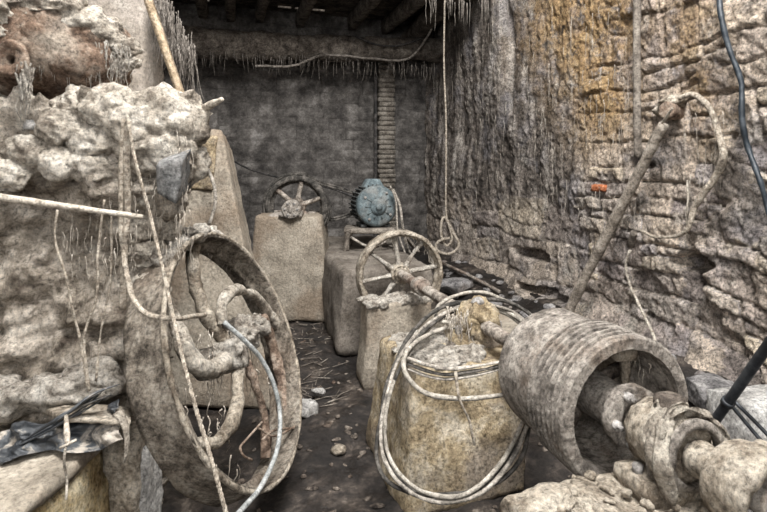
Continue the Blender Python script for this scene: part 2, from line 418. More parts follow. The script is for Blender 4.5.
dx += .075*fbm(P, .9, 3, 21)+.022*fbm(P, 4, 4, 22)+.015*fbm(P, 13, 3, 23)+.010*fbm(P, 31, 2, 29)
Q = P*np.array([1, 1, .15]); dx += x*(.022*fbm(Q, 5, 3, 24)+.012*fbm(Q, 16, 2, 28))
# vertical crack about 515 px across the upper wall, and eroded holes at the foot
yc = on_x(514, 60, XW)[1]; yy = P[:, 1]-yc-.05*fbm(P, 2, 2, 31)
dx -= .20*np.exp(-(yy/.045)**2)*sstep(2.05, 2.6, P[:, 2]); dx += .07*np.exp(-((yy-.20)/.14)**2)*sstep(2.0, 2.5, P[:, 2])
for (px, py, ry, rz, dp) in ((530, 255, .35, .07, .16), (545, 292, .40, .06, .18), (505, 262, .06, .14, .10), (553, 272, .05, .16, .14), (695, 262, .16, .07, .16), (655, 262, .03, .12, .08), (648, 165, .10, .03, .10), (700, 285, .05, .1, .1), (642, 180, .02, .16, .06)):
    c = on_x(px, py, XW); q = np.sqrt(((P[:, 1]-c[1])/ry)**2+((P[:, 2]-c[2])/rz)**2)+.35*fbm(P, 7, 3, 41)
    dx -= dp*sstep(1.1, .6, q)
dx += .22*sstep(.45, 0, P[:, 2]+.12*fbm(P, 2, 3, 33))          # spreading foot
och = np.zeros(len(P))
for (px, py, ry, rz) in ((590, 40, .75, .60), (600, 95, .55, .50), (575, 10, .9, .5), (690, 30, .35, .5), (705, 95, .25, .4), (618, 20, .3, .5)):
    c = on_x(px, py, XW); q = ((P[:, 1]-c[1])/ry)**2+((P[:, 2]-c[2])/rz)**2; och = np.maximum(och, np.exp(-q*1.2)*(1.15 if px < 620 else .75))
V = P.copy(); V[:, 0] -= dx
W = len(ys); F = [(i*W+j, i*W+j+1, (i+1)*W+j+1, (i+1)*W+j) for i in range(len(zs)-1) for j in range(W-1)]
build(MB().add(V, F), 'wall_right', M['wall_r'], kind='structure', attrs={'sid': np.where(mask > .5, s1, s2), 'stonemask': np.clip(mask+low*(1-mask)*.55, 0, 1), 'ochre': och, 'pillow': hh*1.0+x})
def wsurf(px, py, off=.03):
    """a spot on the uneven face of the right wall, off metres out from it"""
    p = on_x(px, py, XW)
    for _ in range(3):
        j = int(np.argmin(np.abs(ys-p[1]))); i = int(np.argmin(np.abs(zs-p[2]))); p = on_x(px, py, V_R[i*W+j, 0]-off)
    return p
V_R = V
# back wall
xs = np.arange(-2.7, XW+.2, .03); zs2 = np.arange(-.1, 4.7, .03); X, Z = np.meshgrid(xs, zs2); P = np.stack([X.ravel(), np.full(X.size, YB), Z.ravel()], 1)
h, s = masonry(P[:, 0], P[:, 2], 3, (.30, .42), (.4, .8), .035, .05)
dy = .035*h+.03*(s-.5)+.04*fbm(P, 1, 3, 5)+.018*fbm(P, 6, 3, 6)
V = P.copy(); V[:, 1] -= dy; w = len(xs)
F = [(i*w+j, i*w+j+1, (i+1)*w+j+1, (i+1)*w+j) for i in range(len(zs2)-1) for j in range(w-1)]
build(MB().add(V, F), 'wall_back', M['wall_b'], kind='structure', attrs={'sid': s, 'pillow': h})
# left wall
ys3 = np.arange(-1.5, YB+.1, .05); zs3 = np.arange(-.1, 4.7, .05); Yg, Zg = np.meshgrid(ys3, zs3); P = np.stack([np.full(Yg.size, -2.6), Yg.ravel(), Zg.ravel()], 1)
h, s = masonry(P[:, 1], P[:, 2], 8, (.25, .4), (.3, .7), .04, .06); V = P.copy(); V[:, 0] += .05*h+.05*fbm(P, 1, 3, 5); w = len(ys3)
F = [(i*w+j, (i+1)*w+j, (i+1)*w+j+1, i*w+j+1) for i in range(len(zs3)-1) for j in range(w-1)]
build(MB().add(V, F), 'wall_left', M['wall_b'], kind='structure', attrs={'sid': s, 'pillow': h})
# floor
xs4 = np.concatenate([np.arange(-2.8, -.6, .08), np.arange(-.6, 3.4, .025)]); ys4 = np.concatenate([np.arange(-1.5, 1.2, .1), np.arange(1.2, 5.6, .025), np.arange(5.6, YB+.2, .06)])
X, Yg = np.meshgrid(xs4, ys4); P = np.stack([X.ravel(), Yg.ravel(), np.zeros(X.size)], 1)
fz = .035*fbm(P, 1.6, 4, 51)+.018*np.maximum(0, fbm(P, 7, 4, 52))+.008*fbm(P, 24, 2, 53)-.02
fz += .25*sstep(2.3, 3.2, P[:, 0]+.2*fbm(P, 1.5, 3, 55))*sstep(1.0, 2.2, P[:, 1])      # dirt banked along the right wall
fz += .10*sstep(5.2, 6.4, P[:, 1])
FZ = fz.copy(); V = P.copy(); V[:, 2] = fz; w = len(xs4)
F = [(i*w+j, i*w+j+1, (i+1)*w+j+1, (i+1)*w+j) for i in range(len(ys4)-1) for j in range(w-1)]
build(MB().add(V, F), 'floor', M['floor'], kind='structure')
def fh(x, y): return float(FZ[int(np.argmin(np.abs(ys4-y)))*w+int(np.argmin(np.abs(xs4-x)))])
wF = w
def fh(x, y): return float(FZ[int(np.argmin(np.abs(ys4-y)))*wF+int(np.argmin(np.abs(xs4-x)))])
# ceiling boards with gaps over the back of the room
mb = MB()
for y_0, y_1 in ((5.6, 5.85), (5.857, 6.08), (6.087, 6.33), (6.337, 6.56), (6.567, 6.8), (6.807, 7.03), (7.037, 7.26), (7.267, 7.5), (7.507, 7.70), (7.80, 8.12)): box(mb, -2.7, XW+.1, y_0, y_1, 3.925, 3.965, .3, 0)
for x_0, x_1 in ((-2.7, -.55), (-.2, .75), (.95, 1.0), (1.45, 3.3)): box(mb, x_0, x_1, 7.69, 7.81, 3.93, 3.96, .3, 0)
build(mb, 'ceiling', M['wood_dark'], kind='structure', smooth=False)

# ================================================================== CEILING THINGS
for i, px in enumerate((165, 200, 228, 262, 303, 357, 395, 425)):
    p = on_y(px, 26, 7.4); xx = p[0]; mb = MB()
    bar(mb, (xx, 5.6, 3.80+.02*(i % 2)), (xx+.02*(i % 3), YB-.05, 3.80+.02*(i % 2)), .15, .24, res=.08)
    sides = ('farthest left', 'second from the left', 'third from the left', 'fourth from the left', 'fifth from the left', 'third from the right', 'second from the right', 'farthest right')
    build(mb, 'ceiling_joist', M['wood_beam'], None, 'dark old ceiling joist above the log beam, %s' % sides[i], 'joist', 'ceiling joists', d=[(.015, 3, 3, 'n')])
mb = MB(); a = on_y(150, 40, 7.45); b = on_y(428, 50, 7.45)
tube(mb, [a+(-.4, 0, 0), a, (a+b)/2+(0, 0, -.03), b, b+(.3, 0, -.02)], [.2, .2, .19, .17, .16], 24, step=.05)
for i in (0,): pass
r_ = thing('log_beam', (a+b)/2, 'long dusty log beam across the top of the back wall', 'beam')
build(mb, 'log', M['wood_beam'], r_, d=[(.04, 2.5, 4, 'n'), (.015, 12, 3, 'n')])
rg = np.random.default_rng(5)
mb = strands(MB(), [np.array([rg.uniform(a[0], b[0]+.2), 7.34+rg.uniform(-.08, .1), a[2]-.13+rg.uniform(-.05, .05)]) for _ in range(170)], .05, .28, .006)
build(mb, 'hanging_fibres', M['fibre_dark'], r_, kind='stuff')
# cable draped over beam
mb = MB(); tube(mb, [on_y(255, 66, 7.2), on_y(290, 66, 7.2), on_y(325, 55, 7.2), on_y(365, 58, 7.2), on_y(400, 60, 7.2), on_y(415, 53, 7.15), on_y(432, 28, 7.0), on_y(443, 2, 6.7), on_y(446, -20, 6.5)], .018, 8, step=.05, wob=.01)
build(mb, 'drooping_cable', M['fibre_dark'], None, 'dusty cable drooping under the log beam and up to the ceiling', 'cable')
mb = MB(); tube(mb, [on_y(355, 36, 7.2), on_y(375, 44, 7.2), on_y(395, 46, 7.2), on_y(412, 42, 7.15), on_y(422, 38, 7.1)], .014, 8, step=.05)
build(mb, 'looped_cable', M['cable'], None, 'short dark cable sagging across the face of the log beam', 'cable')
# side beam over the right, with fibre icicles
mb = MB(); tube(mb, [(2.86, 8.0, 3.6), (2.84, 7.0, 3.72), (2.80, 6.2, 3.78), (2.78, 5.4, 3.8)], .15, 20, step=.06)
r_ = thing('edge_beam', (2.82, 6.7, 3.6), 'dark beam along the top of the right wall hung with fibres', 'beam')
build(mb, 'log', M['wood_dark'], r_, d=[(.03, 3, 3, 'n')])
sp = []
for _ in range(46): sp.append(at(rg.uniform(425, 500), rg.uniform(-12, 4), rg.uniform(5.5, 6.3)))
mb = strands(MB(), sp, .08, .38, .006, .01)
build(mb, 'hanging_fibres', M['fibre_dark'], r_, kind='stuff')
# brick strip on back wall
mb = MB(); p0 = on_y(378, 62, YB-.1); p1 = on_y(393, 190, YB-.1); xa, xb = p0[0], p1[0]; z = .2; kz = 0
while z < 3.45:
    box(mb, xa+.01*math.sin(kz*2.1), xb+.01*math.sin(kz*1.3), YB-.2, YB+.0, z, z+.062, .1, 0); z += .075; kz += 1
box(mb, xa+.015, xb-.015, YB-.17, YB, .0, 3.45, .3, 0)
build(mb, 'brick_pilaster', M['brick_strip'], None, 'narrow dusty brick pilaster on the back wall above the motor', 'pilaster', d=[(.008, 14, 2, 'n')])
mb = MB(); tube(mb, [(xa-.05, YB-.14, 3.4), (xa-.05, YB-.14, 2.4), (xa-.05, YB-.14, .1)], .028, 8)
build(mb, 'drain_pipe', M['cable'], None, 'thin black pipe running down the left side of the brick pilaster', 'pipe')

# upright post and plank at upper left
mb = MB(); c0 = at(100, 40, 3.6); hexa(mb, [at(98, 130, 3.5), at(156, 130, 3.5), at(156, 130, 3.85), at(98, 130, 3.85), at(100, -60, 3.5), at(154, -60, 3.5), at(154, -60, 3.85), at(100, -60, 3.85)], .04, 2)
V = np.vstack(mb.v); V[:, 2] = np.where(V[:, 2] < 2.1, V[:, 2]-0, V[:, 2])
mb2 = MB(); p0 = at(127, 30, 3.68); box(mb2, p0[0]-.20, p0[0]+.20, p0[1]-.18, p0[1]+.18, 0, 3.6, .05, 2, rz=-TH)
build(mb2, 'stone_pillar', M['concrete_dim'], None, 'square grey stone pillar behind the caked bundle', 'pillar', d=[(.02, 4, 4, 'n'), (.008, 20, 3, 'n')])
mb = MB(); bar(mb, at(187, 112, 3.1), at(140, -25, 3.0), .05, .075, up=FW, res=.04)
build(mb, 'timber_plank', M['wood_tan'], None, 'narrow tan timber batten leaning diagonally beside the stone pillar', 'plank', d=[(.003, 10, 3, 'n')])
mb = MB(); pts = []
for _ in range(240):
    t = rg.uniform(0, 1); pts.append(at(148+t*32+rg.uniform(0, 18), -8+t*60+rg.uniform(-8, 8), 3.55+rg.uniform(-.1, .2)))
strands(mb, pts, .1, .40, .004, .03)
build(mb, 'hanging_fibres', M['fibre_dark'], None, 'mass of grey fibres hanging behind the tan timber batten', 'fibres', kind='stuff')

# ================================================================== PEDESTALS
def ped(name, mat, x0, x1, y0, y1, z0, z1, tx, ty, label, rz=0, res=.035, rnd=3, d=None, name_root='concrete_pedestal', txl=None):
    mb = MB(); txl = tx if txl is None else txl
    P = [(x0, y0, z0), (x1, y0, z0), (x1, y1, z0), (x0, y1, z0), (x0+txl, y0+ty, z1), (x1-tx, y0+ty, z1), (x1-tx, y1-ty, z1), (x0+txl, y1-ty, z1)]
    cx, cy = (x0+x1)/2, (y0+y1)/2; c, s = math.cos(rz), math.sin(rz)
    P = [(cx+(x-cx)*c-(y-cy)*s, cy+(x-cx)*s+(y-cy)*c, z) for x, y, z in P]
    hexa(mb, P, res, rnd); return mb
# rear pedestal with pulley wheel
pc = at(296, 207, 5.35)
mb = ped('', None, pc[0]-.44, pc[0]+.44, pc[1]-.06, pc[1]+.62, 0, 1.08, .10, .05, '', rz=-TH*.9)
rp = thing('rear_pedestal', (pc[0], pc[1]+.25, 0), 'tapered concrete block in front of the back wall carrying a small dark spoked wheel', 'pedestal')
build(mb, 'block', M['concrete'], rp, d=[(.015, 3, 4, 'n'), (.005, 20, 3, 'n')])
mb = MB(); box(mb, pc[0]-.55, pc[0]+.53, pc[1]+.0, pc[1]+.72, -.02, .30, .05, 2, rz=-TH*.9)
build(mb, 'footing', M['concrete'], rp, d=[(.03, 3, 4, 'n')])
mb = MB(); 
for k in range(60): 
    q = np.array([pc[0]+rg.uniform(-.3, .3), pc[1]+rg.uniform(.1, .5), 1.07]); 
    if k < 14: blob(mb, q, (rg.uniform(.04, .1), rg.uniform(.04, .1), rg.uniform(.015, .03)), 8, k, .3)
build(mb, 'caked_dirt', M['concrete_dim'], rp)
ax = -FW*math.cos(.12)+RT*math.sin(.12)*-1; ax[2] = 0; ax /= np.linalg.norm(ax)
def wheel(root, c, axis, R, width, thick, nsp, hubr, hubl, srad, mrim, mspk, mhub, phase=.2, names=('rim', 'spoke', 'hub'), dd=.006, curved=0, seg=96):
    c = np.array(c, float); axis = np.array(axis, float); axis /= np.linalg.norm(axis)
    a = np.array([0, 0, 1.0]); u = np.cross(axis, a); u /= np.linalg.norm(u); w_ = np.cross(axis, u)
    mb = MB(); hw = width/2
    lathe(mb, [(-hw, R), (-hw*.5, R+thick*.25), (hw*.5, R+thick*.25), (hw, R), (hw, R-thick), (hw*.25, R-thick*1.1), (hw*.2, R-thick*1.7), (-hw*.2, R-thick*1.7), (-hw*.25, R-thick*1.1), (-hw, R-thick)], c, axis, seg, .02)
    build(mb, names[0], mrim, root, d=[(dd, 14, 3, 'n'), (dd*.6, 40, 2, 'n')])
    mb = MB(); disc(mb, c, axis, hubr, -hubl/2, hubl/2, 32, .02); lathe(mb, [(-hubl*.3, hubr), (-hubl*.3, hubr*1.35), (hubl*.3, hubr*1.35), (hubl*.3, hubr)], c, axis, 32, .02)
    build(mb, names[2], mhub, root, d=[(dd, 14, 3, 'n'), (dd, 40, 2, 'n')])
    for k in range(nsp):
        t = phase+2*math.pi*k/nsp; dr = math.cos(t)*u+math.sin(t)*w_; tg = -math.sin(t)*u+math.cos(t)*w_
        mb = MB(); pts = [c+dr*hubr*.9, c+dr*R*.45+tg*curved*R*.5, c+dr*(R-thick*1.2)]
        tube(mb, pts, [srad*1.35, srad, srad*1.1], 10, step=.02, flat=.6)
        build(mb, names[1], mspk, root, d=[(dd, 14, 3, 'n')])
wc = at(292, 209, 5.33)
rw = thing('pulley_wheel', (wc[0], wc[1], wc[2]-.33), 'small dark spoked pulley wheel on the rear tapered pedestal', 'wheel')
wb = wc+FW*.30
wheel(rw, wb, -FW, .33, .12, .045, 6, .07, .14, .042, M['belt_dark'], M['iron_line'], M['crust_dark'], .35)
mb = MB(); disc(mb, wc+FW*.5, -FW, .045, 0, .56, 24); disc(mb, wc, -FW, .095, -.05, .06, 28, .02)
build(mb, 'shaft', M['crust_grey'], rw, d=[(.008, 18, 3, 'n')])
mb = MB()
for k in range(6):
    t = k*math.pi/3; q = wc-FW*.05+.065*(math.cos(t)*RT+math.sin(t)*UP); mb = MB(); disc(mb, q, -FW, .014, -.01, .015, 6); build(mb, 'bolt', M['bolt'], rw)
mb = MB(); box(mb, wc[0]-.12, wc[0]+.12, wc[1]-.04, wc[1]+.16, 1.06, 1.13, .03, 2, rz=-TH)
build(mb, 'bearing_foot', M['crust_grey'], rw, d=[(.01, 12, 3, 'n')])
# belts from the motor to that wheel
for off, lab in ((0.0, 'upper'), (.035, 'lower')):
    mb = MB(); R_ = .345+off*.4; pts = []
    for k in range(30):
        t = math.radians(75+k*(285/29.0)); pts.append(wb-FW*(.02-off)+R_*(math.cos(t)*RT+math.sin(t)*UP)*(1.02))
    pts = pts+[at(330, 218+off*60, 5.75), at(352, 212+off*60, 5.9), at(360, 200, 5.95), at(352, 192+off*30, 5.9), at(318, 181+off*60, 5.75)]
    tube(mb, pts, .013, 8, closed=True, step=.04)
    build(mb, 'drive_belt', M['belt_dark'], None, 'dark drive belt from small rear wheel to motor, %s of the pair' % lab, 'belt', 'belts of the rear wheel')
mb = MB(); tube(mb, [on_y(228, 158, 7.7), on_y(252, 170, 7.2), on_y(290, 180, 6.8), at(330, 188, 6.2), at(356, 198, 6.1)], .013, 6, step=.06)
build(mb, 'power_cable', M['cable'], None, 'thin black cable running down from the back wall to the motor', 'cable')

# tall pedestal at left
c4 = [at(165, 425, 3.45), at(279, 416, 3.40), at(279, 400, 4.1), at(165, 400, 4.1)]
for p in c4: p[2] = -.02
t4 = [at(168, 130, 3.72), at(221, 128, 3.70), at(232, 140, 4.15), at(175, 130, 4.2)]
for p in t4: p[2] = 1.85
t4[1][2] = 1.86; t4[2][2] = 1.74
mb = MB(); hexa(mb, c4+t4, .035, 3)
tp = thing('tall_pedestal', (c4[0]+c4[2])/2*np.array([1, 1, 0]), 'tall tapered pale concrete pedestal standing behind the big flywheel', 'pedestal')
build(mb, 'block', M['concrete'], tp, d=[(.015, 3, 4, 'n'), (.006, 20, 3, 'n')])
mb = MB(); A = [at(196, 175, 3.69), at(217, 175, 3.665), at(215, 131, 3.69), at(198, 131, 3.70)]
hexa(mb, [at(186, 190, 3.63), at(213, 190, 3.615), at(213, 190, 3.75), at(186, 190, 3.75), at(186, 136, 3.66), at(217, 136, 3.645), at(219, 136, 3.78), at(186, 136, 3.78)], .02, 2)
build(mb, 'yellow_plaster', M['yellow'], tp, 'yellowed plaster patch near the top of the tall pedestal', d=[(.008, 10, 3, 'n')])
mb = MB(); tube(mb, [at(206, 165, 3.55), at(214, 185, 3.5), at(215, 205, 3.48), at(209, 225, 3.46)], .012, 8)
build(mb, 'rubber_strap', M['belt'], None, 'thin grey hose hanging down the face of the tall pedestal', 'hose')

# middle blocks
mb = ped('', None, .96, 1.50, 3.58, 3.86, -.02, .60, .02, .02, '', rz=-.03)
r_ = thing('front_block', (1.23, 3.7, 0), 'square concrete block in front of the middle spoked wheel', 'block')
build(mb, 'block', M['concrete'], r_, d=[(.015, 3, 4, 'n'), (.005, 20, 3, 'n')])
mb = MB()
for k in range(44): blob(mb, (rg.uniform(1.0, 1.44), rg.uniform(3.62, 3.8), .59), (rg.uniform(.03, .07), rg.uniform(.03, .06), rg.uniform(.015, .04)), 10, k, .35)
build(mb, 'caked_dirt', M['crust_pale'], r_, 'pale dried crust heaped on the block top')
mb = ped('', None, .95, 1.85, 4.32, 6.6, -.02, .70, .03, .03, '', rz=-.02, res=.05)
build(mb, 'plinth', M['block_dark'], None, 'long dark concrete plinth behind the middle wheel, under the motor bench', 'plinth', d=[(.03, 2.5, 4, 'n'), (.008, 16, 3, 'n')])
# ground block behind right
mb = MB(); box(mb, 1.56, 2.2, 3.2, 4.0, -.02, .42, .04, 3)
build(mb, 'low_block', M['concrete'], None, 'low concrete block behind the belt loops, right of the middle wheel', 'block', d=[(.02, 3, 4, 'n'), (.008, 16, 3, 'n')])

SX = 1.335; SH = .737
# line shaft
mb = MB(); disc(mb, (SX, .97, SH), (0, 1, 0), .036, 0, 3.25, 28, .04)
ls = thing('line_shaft', (SX, 2.4, SH-.04), 'long caked iron drive shaft through the drum and middle spoked wheel', 'shaft')
build(mb, 'shaft', M['iron_line'], ls, d=[(.005, 16, 3, 'n')])
mb = MB(); disc(mb, (SX, 3.42, SH), (0, 1, 0), .062, 0, .09, 28, .02)
build(mb, 'collar', M['iron_line'], ls, d=[(.006, 16, 3, 'n')])
# middle wheel
mw = thing('spoked_wheel', (SX, 3.97, .41), 'mid-sized pale caked spoked wheel on the shaft in the middle of the room', 'wheel')
wheel(mw, (SX+.015, 3.97, SH-.012), (-.05, -1, 0), .345, .14, .026, 8, .06, .17, .029, M['crust'], M['crust_pale'], M['crust'], .15, dd=.007)
mb = strands(MB(), [np.array([SX+.31*math.cos(t), 3.95, SH+.31*math.sin(t)]) for t in rg.uniform(.2, 2.9, 50)], .03, .1, .004)
build(mb, 'hanging_fibres', M['fibre'], mw, kind='stuff')

# motor
mc = at(377, 206, 5.55)
mo = thing('electric_motor', (mc[0], mc[1]+.25, mc[2]-.24), 'blue-grey electric motor on a low bench by the back wall', 'motor')
def mp(a, b, c): return mc+a*RT+b*FW+c*UP
md = -FW*math.cos(.25)+RT*math.sin(.25)
mb = MB(); disc(mb, mc-md*.06, md, .195, -.42, .0, 48, .03)
build(mb, 'body', M['motor_dark'], mo)
mb = MB(); u = np.cross(md, UP)
for k in range(30):
    t = 2*math.pi*k/30; dr = math.cos(t)*u+math.sin(t)*UP; a0 = mc-md*.08+dr*.205; bar(mb, a0, a0-md*.36, .012, .045, up=np.cross(md, np.cross(dr, md)) if True else dr, res=.2, rnd=0)
build(mb, 'cooling_fins', M['motor_dark'], mo, smooth=False)
mb = MB(); lathe(mb, [(-.10, .215), (0, .222), (.03, .20), (.055, .12), (.06, .11), (.06, .075), (.085, .07), (.085, .03)], mc, md, 48, .02, closed=False); lathe(mb, [(.085, .002), (.085, .03)], mc, md, 48, .02, closed=False)
ec = build(mb, 'end_cover', M['motor'], mo, 'blue-grey painted round end cover')
mb = MB()
for k in range(4):
    t = k*math.pi/2+.6; mb = MB(); disc(mb, mc+md*.03+.165*(math.cos(t)*u+math.sin(t)*UP), md, .016, 0, .02, 6); build(mb, 'bolt', M['bolt'], ec)
mb = MB()
disc(mb, mc+md*.06, md, .085, 0, .02, 24); disc(mb, mc+md*.075, md, .035, 0, .04, 20)
for k in range(10):
    t = k*math.pi/5; q = mc+md*.05+.14*(math.cos(t)*u+math.sin(t)*UP); bar(mb, mc+md*.062+.08*(math.cos(t)*u+math.sin(t)*UP), q, .012, .014, up=md, res=.1, rnd=0)
build(mb, 'cover_ribs', M['motor'], ec)
mb = MB(); q = mc+UP*.235-md*.22; hexa(mb, [q+a*u*.13+b*md*.10+c*UP for (a, b, c) in ((-1, -1, -.06), (1, -1, -.06), (1, 1, -.06), (-1, 1, -.06), (-.5, -.8, .05), (.5, -.8, .05), (.5, .8, .05), (-.5, .8, .05))], .03, 1)
build(mb, 'terminal_box', M['motor'], mo)
mb = MB(); 
for s in (-1, 1):
    mb = MB(); q = mc-UP*.215+s*u*.13-md*.2; bar(mb, q-md*.16, q+md*.16, .08, .05, res=.05); build(mb, 'foot', M['motor_dark'], mo)
# bench
bz = mc[2]-.24
be = thing('motor_bench', (mc[0], mc[1]+.2, .70), 'rough low wooden bench under the blue-grey motor', 'bench')
mb = MB(); bar(mb, mp(-.36, .10, -.265), mp(.22, .10, -.265), .30, .06, res=.04); build(mb, 'bench_top', M['wood_grey'], be, d=[(.012, 6, 3, 'n')])
mb = MB(); bar(mb, mp(-.36, .36, -.27), mp(.22, .36, -.27), .14, .05, res=.04); build(mb, 'bench_top', M['wood_grey'], be, d=[(.012, 6, 3, 'n')])
for (sx, sy) in ((-.31, 0.0), (.18, .02), (-.31, .38), (.18, .38)):
    mb = MB(); a0 = mp(sx, sy, -.28); b0 = a0.copy(); b0[2] = .68; b0 = b0+(-.02 if sx < 0 else .03)*RT; tube(mb, [a0, (a0+b0)/2, b0], [.04, .03, .035], 10); build(mb, 'leg', M['wood_grey'], be, d=[(.01, 10, 3, 'n')])
mb = MB(); tube(mb, [mp(-.28, -.02, -.33), mp(-.1, -.05, -.42), mp(.05, -.05, -.39), mp(.18, -.02, -.30)], .014, 8)
build(mb, 'slack_cable', M['belt'], be, 'slack cable under the bench')
mb = MB(); tube(mb, [mp(.17, -.08, .18), mp(.24, -.10, .02), mp(.27, -.1, -.2), mp(.32, 0, -.42), mp(.36, .05, -.52)], .014, 8); tube(mb, [mp(.14, -.1, .22), mp(.20, -.1, .05), mp(.22, -.12, -.25), mp(.3, -.1, -.5)], .01, 8)
build(mb, 'motor_cable', M['belt'], None, 'grey cables hanging down the right side of the motor', 'cable')
mb = MB(); bar(mb, mp(.24, .05, -.25), mp(.44, .1, -.50), .16, .03, res=.04)
build(mb, 'leaning_board', M['wood_grey'], None, 'short grey board leaning at the right end of the motor bench', 'board', d=[(.008, 8, 3, 'n')])

# hanging rope with coil
D = 6.3; top = at(445, -10, D); 
mb = MB(); tube(mb, [top, at(444, 60, D), at(446, 120, D), at(446, 175, D), at(446, 212, D), at(449, 225, D), at(452, 238, D), at(447, 246, D), at(442, 238, D), at(441, 226, D), at(444, 217, D), at(450, 226, D), at(455, 236, D-.03), at(459, 244, D-.05), at(455, 251, D-.05), at(447, 254, D-.05), at(438, 251, D-.04), at(436, 245, D-.03), at(441, 240, D-.04), at(450, 238, D-.05)], [.011]*5+[.017]*15, 10, step=.02)
build(mb, 'hanging_rope', M['rope'], None, 'long thin rope hanging from the ceiling with a knotted coil at its end', 'rope')

# ================================================================== NEAR PEDESTAL, BELTS, DRUM
mb = MB(); hexa(mb, [(.80, 2.24, -.03), (1.44, 2.24, -.03), (1.46, 2.95, -.03), (.78, 2.95, -.03), (.86, 2.32, .625), (1.44, 2.30, .625), (1.46, 2.86, .625), (.85, 2.86, .625)], .03, 3)
npd = thing('near_pedestal', (1.1, 2.5, 0), 'stained yellow-brown tapered concrete pedestal ringed by the belt loops', 'pedestal')
build(mb, 'block', M['yellow'], npd, d=[(.025, 3, 4, 'n'), (.010, 14, 3, 'n')])
mb = MB()
for k in range(34): blob(mb, (rg.uniform(.93, 1.36), rg.uniform(2.38, 2.78), .62), (rg.uniform(.04, .12), rg.uniform(.04, .1), rg.uniform(.02, .045)), 12, k, .4)
build(mb, 'caked_dirt', M['crust_pale'], npd, 'pale crust heaped on the pedestal top', d=[(.006, 25, 3, 'n')])
# bearing on near pedestal
bc = np.array([SX, 2.58, SH])
br = thing('bearing_housing', (SX, 2.58, .63), 'yellowish caked bearing lump on top of the ringed pedestal', 'bearing')
mb = MB(); disc(mb, bc, (0, 1, 0), .085, -.09, .09, 32, .02); blob(mb, bc+(0, 0, .02), (.115, .10, .10), 20, 3, .25); box(mb, SX-.17, SX+.15, 2.48, 2.68, .61, .68, .03, 2)
build(mb, 'housing', M['yellow'], br, d=[(.018, 9, 4, 'n'), (.008, 30, 3, 'n')])
for s in (-1, 1):
    mb = MB(); disc(mb, (SX+s*.12, 2.58, .67), (0, 0, 1), .02, 0, .06, 8); build(mb, 'bolt', M['bolt'], br)
mb = MB(); blob(mb, bc+(-.01, -.01, .115), (.035, .035, .025), 10, 5, .2); build(mb, 'grease_cap', M['bolt'], br)
mb = strands(MB(), [bc+np.array([-.10+rg.uniform(-.08, .03), rg.uniform(-.1, .1), rg.uniform(.0, .09)]) for _ in range(60)], .04, .16, .004)
build(mb, 'hanging_fibres', M['fibre'], br, kind='stuff')

def loop(pts, r, mat, lab, wob=.004, name='belt_loop', closed=True, flat=1.0, group='belt loops around the ringed pedestal', cat='belt', d=None):
    mb = MB(); tube(mb, [at(*p) for p in pts], r, 10, closed=closed, step=.025, wob=wob, flat=flat)
    return build(mb, name, mat, None, lab, cat, group, d=d or [(.0025, 20, 3, 'n')])
L1 = [(455, 309, 2.90), (425, 326, 2.75), (400, 357, 2.50), (386, 400, 2.32), (381, 440, 2.22), (390, 472, 2.14), (415, 495, 2.08), (448, 503, 2.06), (482, 492, 2.08), (508, 466, 2.12), (524, 435, 2.2), (535, 395, 2.5), (540, 350, 2.9), (520, 318, 3.05), (490, 305, 3.0)]
loop(L1, .0092, M['belt'], 'outermost grey rubber belt loop around the yellowish pedestal')
loop([(x+ (4 if x < 450 else -5), y+(3 if y < 400 else -5), D_-.0) for x, y, D_ in L1], .0088, M['belt_pale'], 'pale dusty belt loop lying just inside the outermost one')
loop([(x+9*math.sin(i*.9), y-3+5*math.cos(i*1.3), D_+.02) for i, (x, y, D_) in enumerate(L1)], .009, M['belt_dark'], 'thin dark belt loop wavering among the other loops')
L2 = [(478, 300, 3.0), (440, 308, 2.90), (414, 330, 2.7), (396, 362, 2.5), (384, 398, 2.36), (384, 440, 2.26), (398, 478, 2.16), (425, 498, 2.11), (455, 499, 2.10), (490, 478, 2.13), (517, 447, 2.18), (535, 400, 2.45), (545, 350, 2.85), (532, 318, 3.05), (508, 302, 3.1)]
loop(L2, .011, M['belt_dark'], 'darker belt loop reaching highest behind the bearing lump')
L3 = [(500, 298, 3.15), (478, 292, 3.15), (455, 296, 3.05), (440, 304, 2.98), (436, 316, 2.9), (448, 322, 2.85), (480, 306, 3.0), (505, 312, 3.05), (528, 328, 3.0), (540, 350, 2.95), (548, 345, 3.0), (530, 315, 3.1)]
loop(L3, .011, M['belt_pale'], 'pale belt loop fallen over the shaft behind the drum')
loop([(518, 388, 2.20), (498, 395, 2.18), (470, 399, 2.17), (440, 397, 2.17), (418, 388, 2.20), (405, 372, 2.24), (407, 352, 2.32), (425, 336, 2.55), (445, 328, 2.7)], .0105, M['belt_pale'], 'pale curved cable sagging across the front of the yellowish pedestal', closed=False, name='sagging_cable', cat='cable', group=None)
for k, (dy, m_, lb) in enumerate(((0, 'belt', 'upper'), (6, 'belt_dark', 'middle'), (11, 'belt', 'lower'))):
    loop([(408, 358+dy, 2.24), (425, 364+dy, 2.22), (450, 369+dy*.9, 2.20), (480, 366+dy*.8, 2.20), (500, 362+dy*.6, 2.22)], .010, M[m_], '%s of three flat straps across the top edge of the yellowish pedestal' % lb, closed=False, name='flat_strap', cat='strap', group='straps on the ringed pedestal', flat=.6)
loop([(455, 372, 2.19), (460, 400, 2.15), (468, 420, 2.16), (474, 445, 2.16)], .006, M['rope'], 'thin frayed cord hanging down the front of the yellowish pedestal', closed=False, name='frayed_cord', cat='cord', group=None)

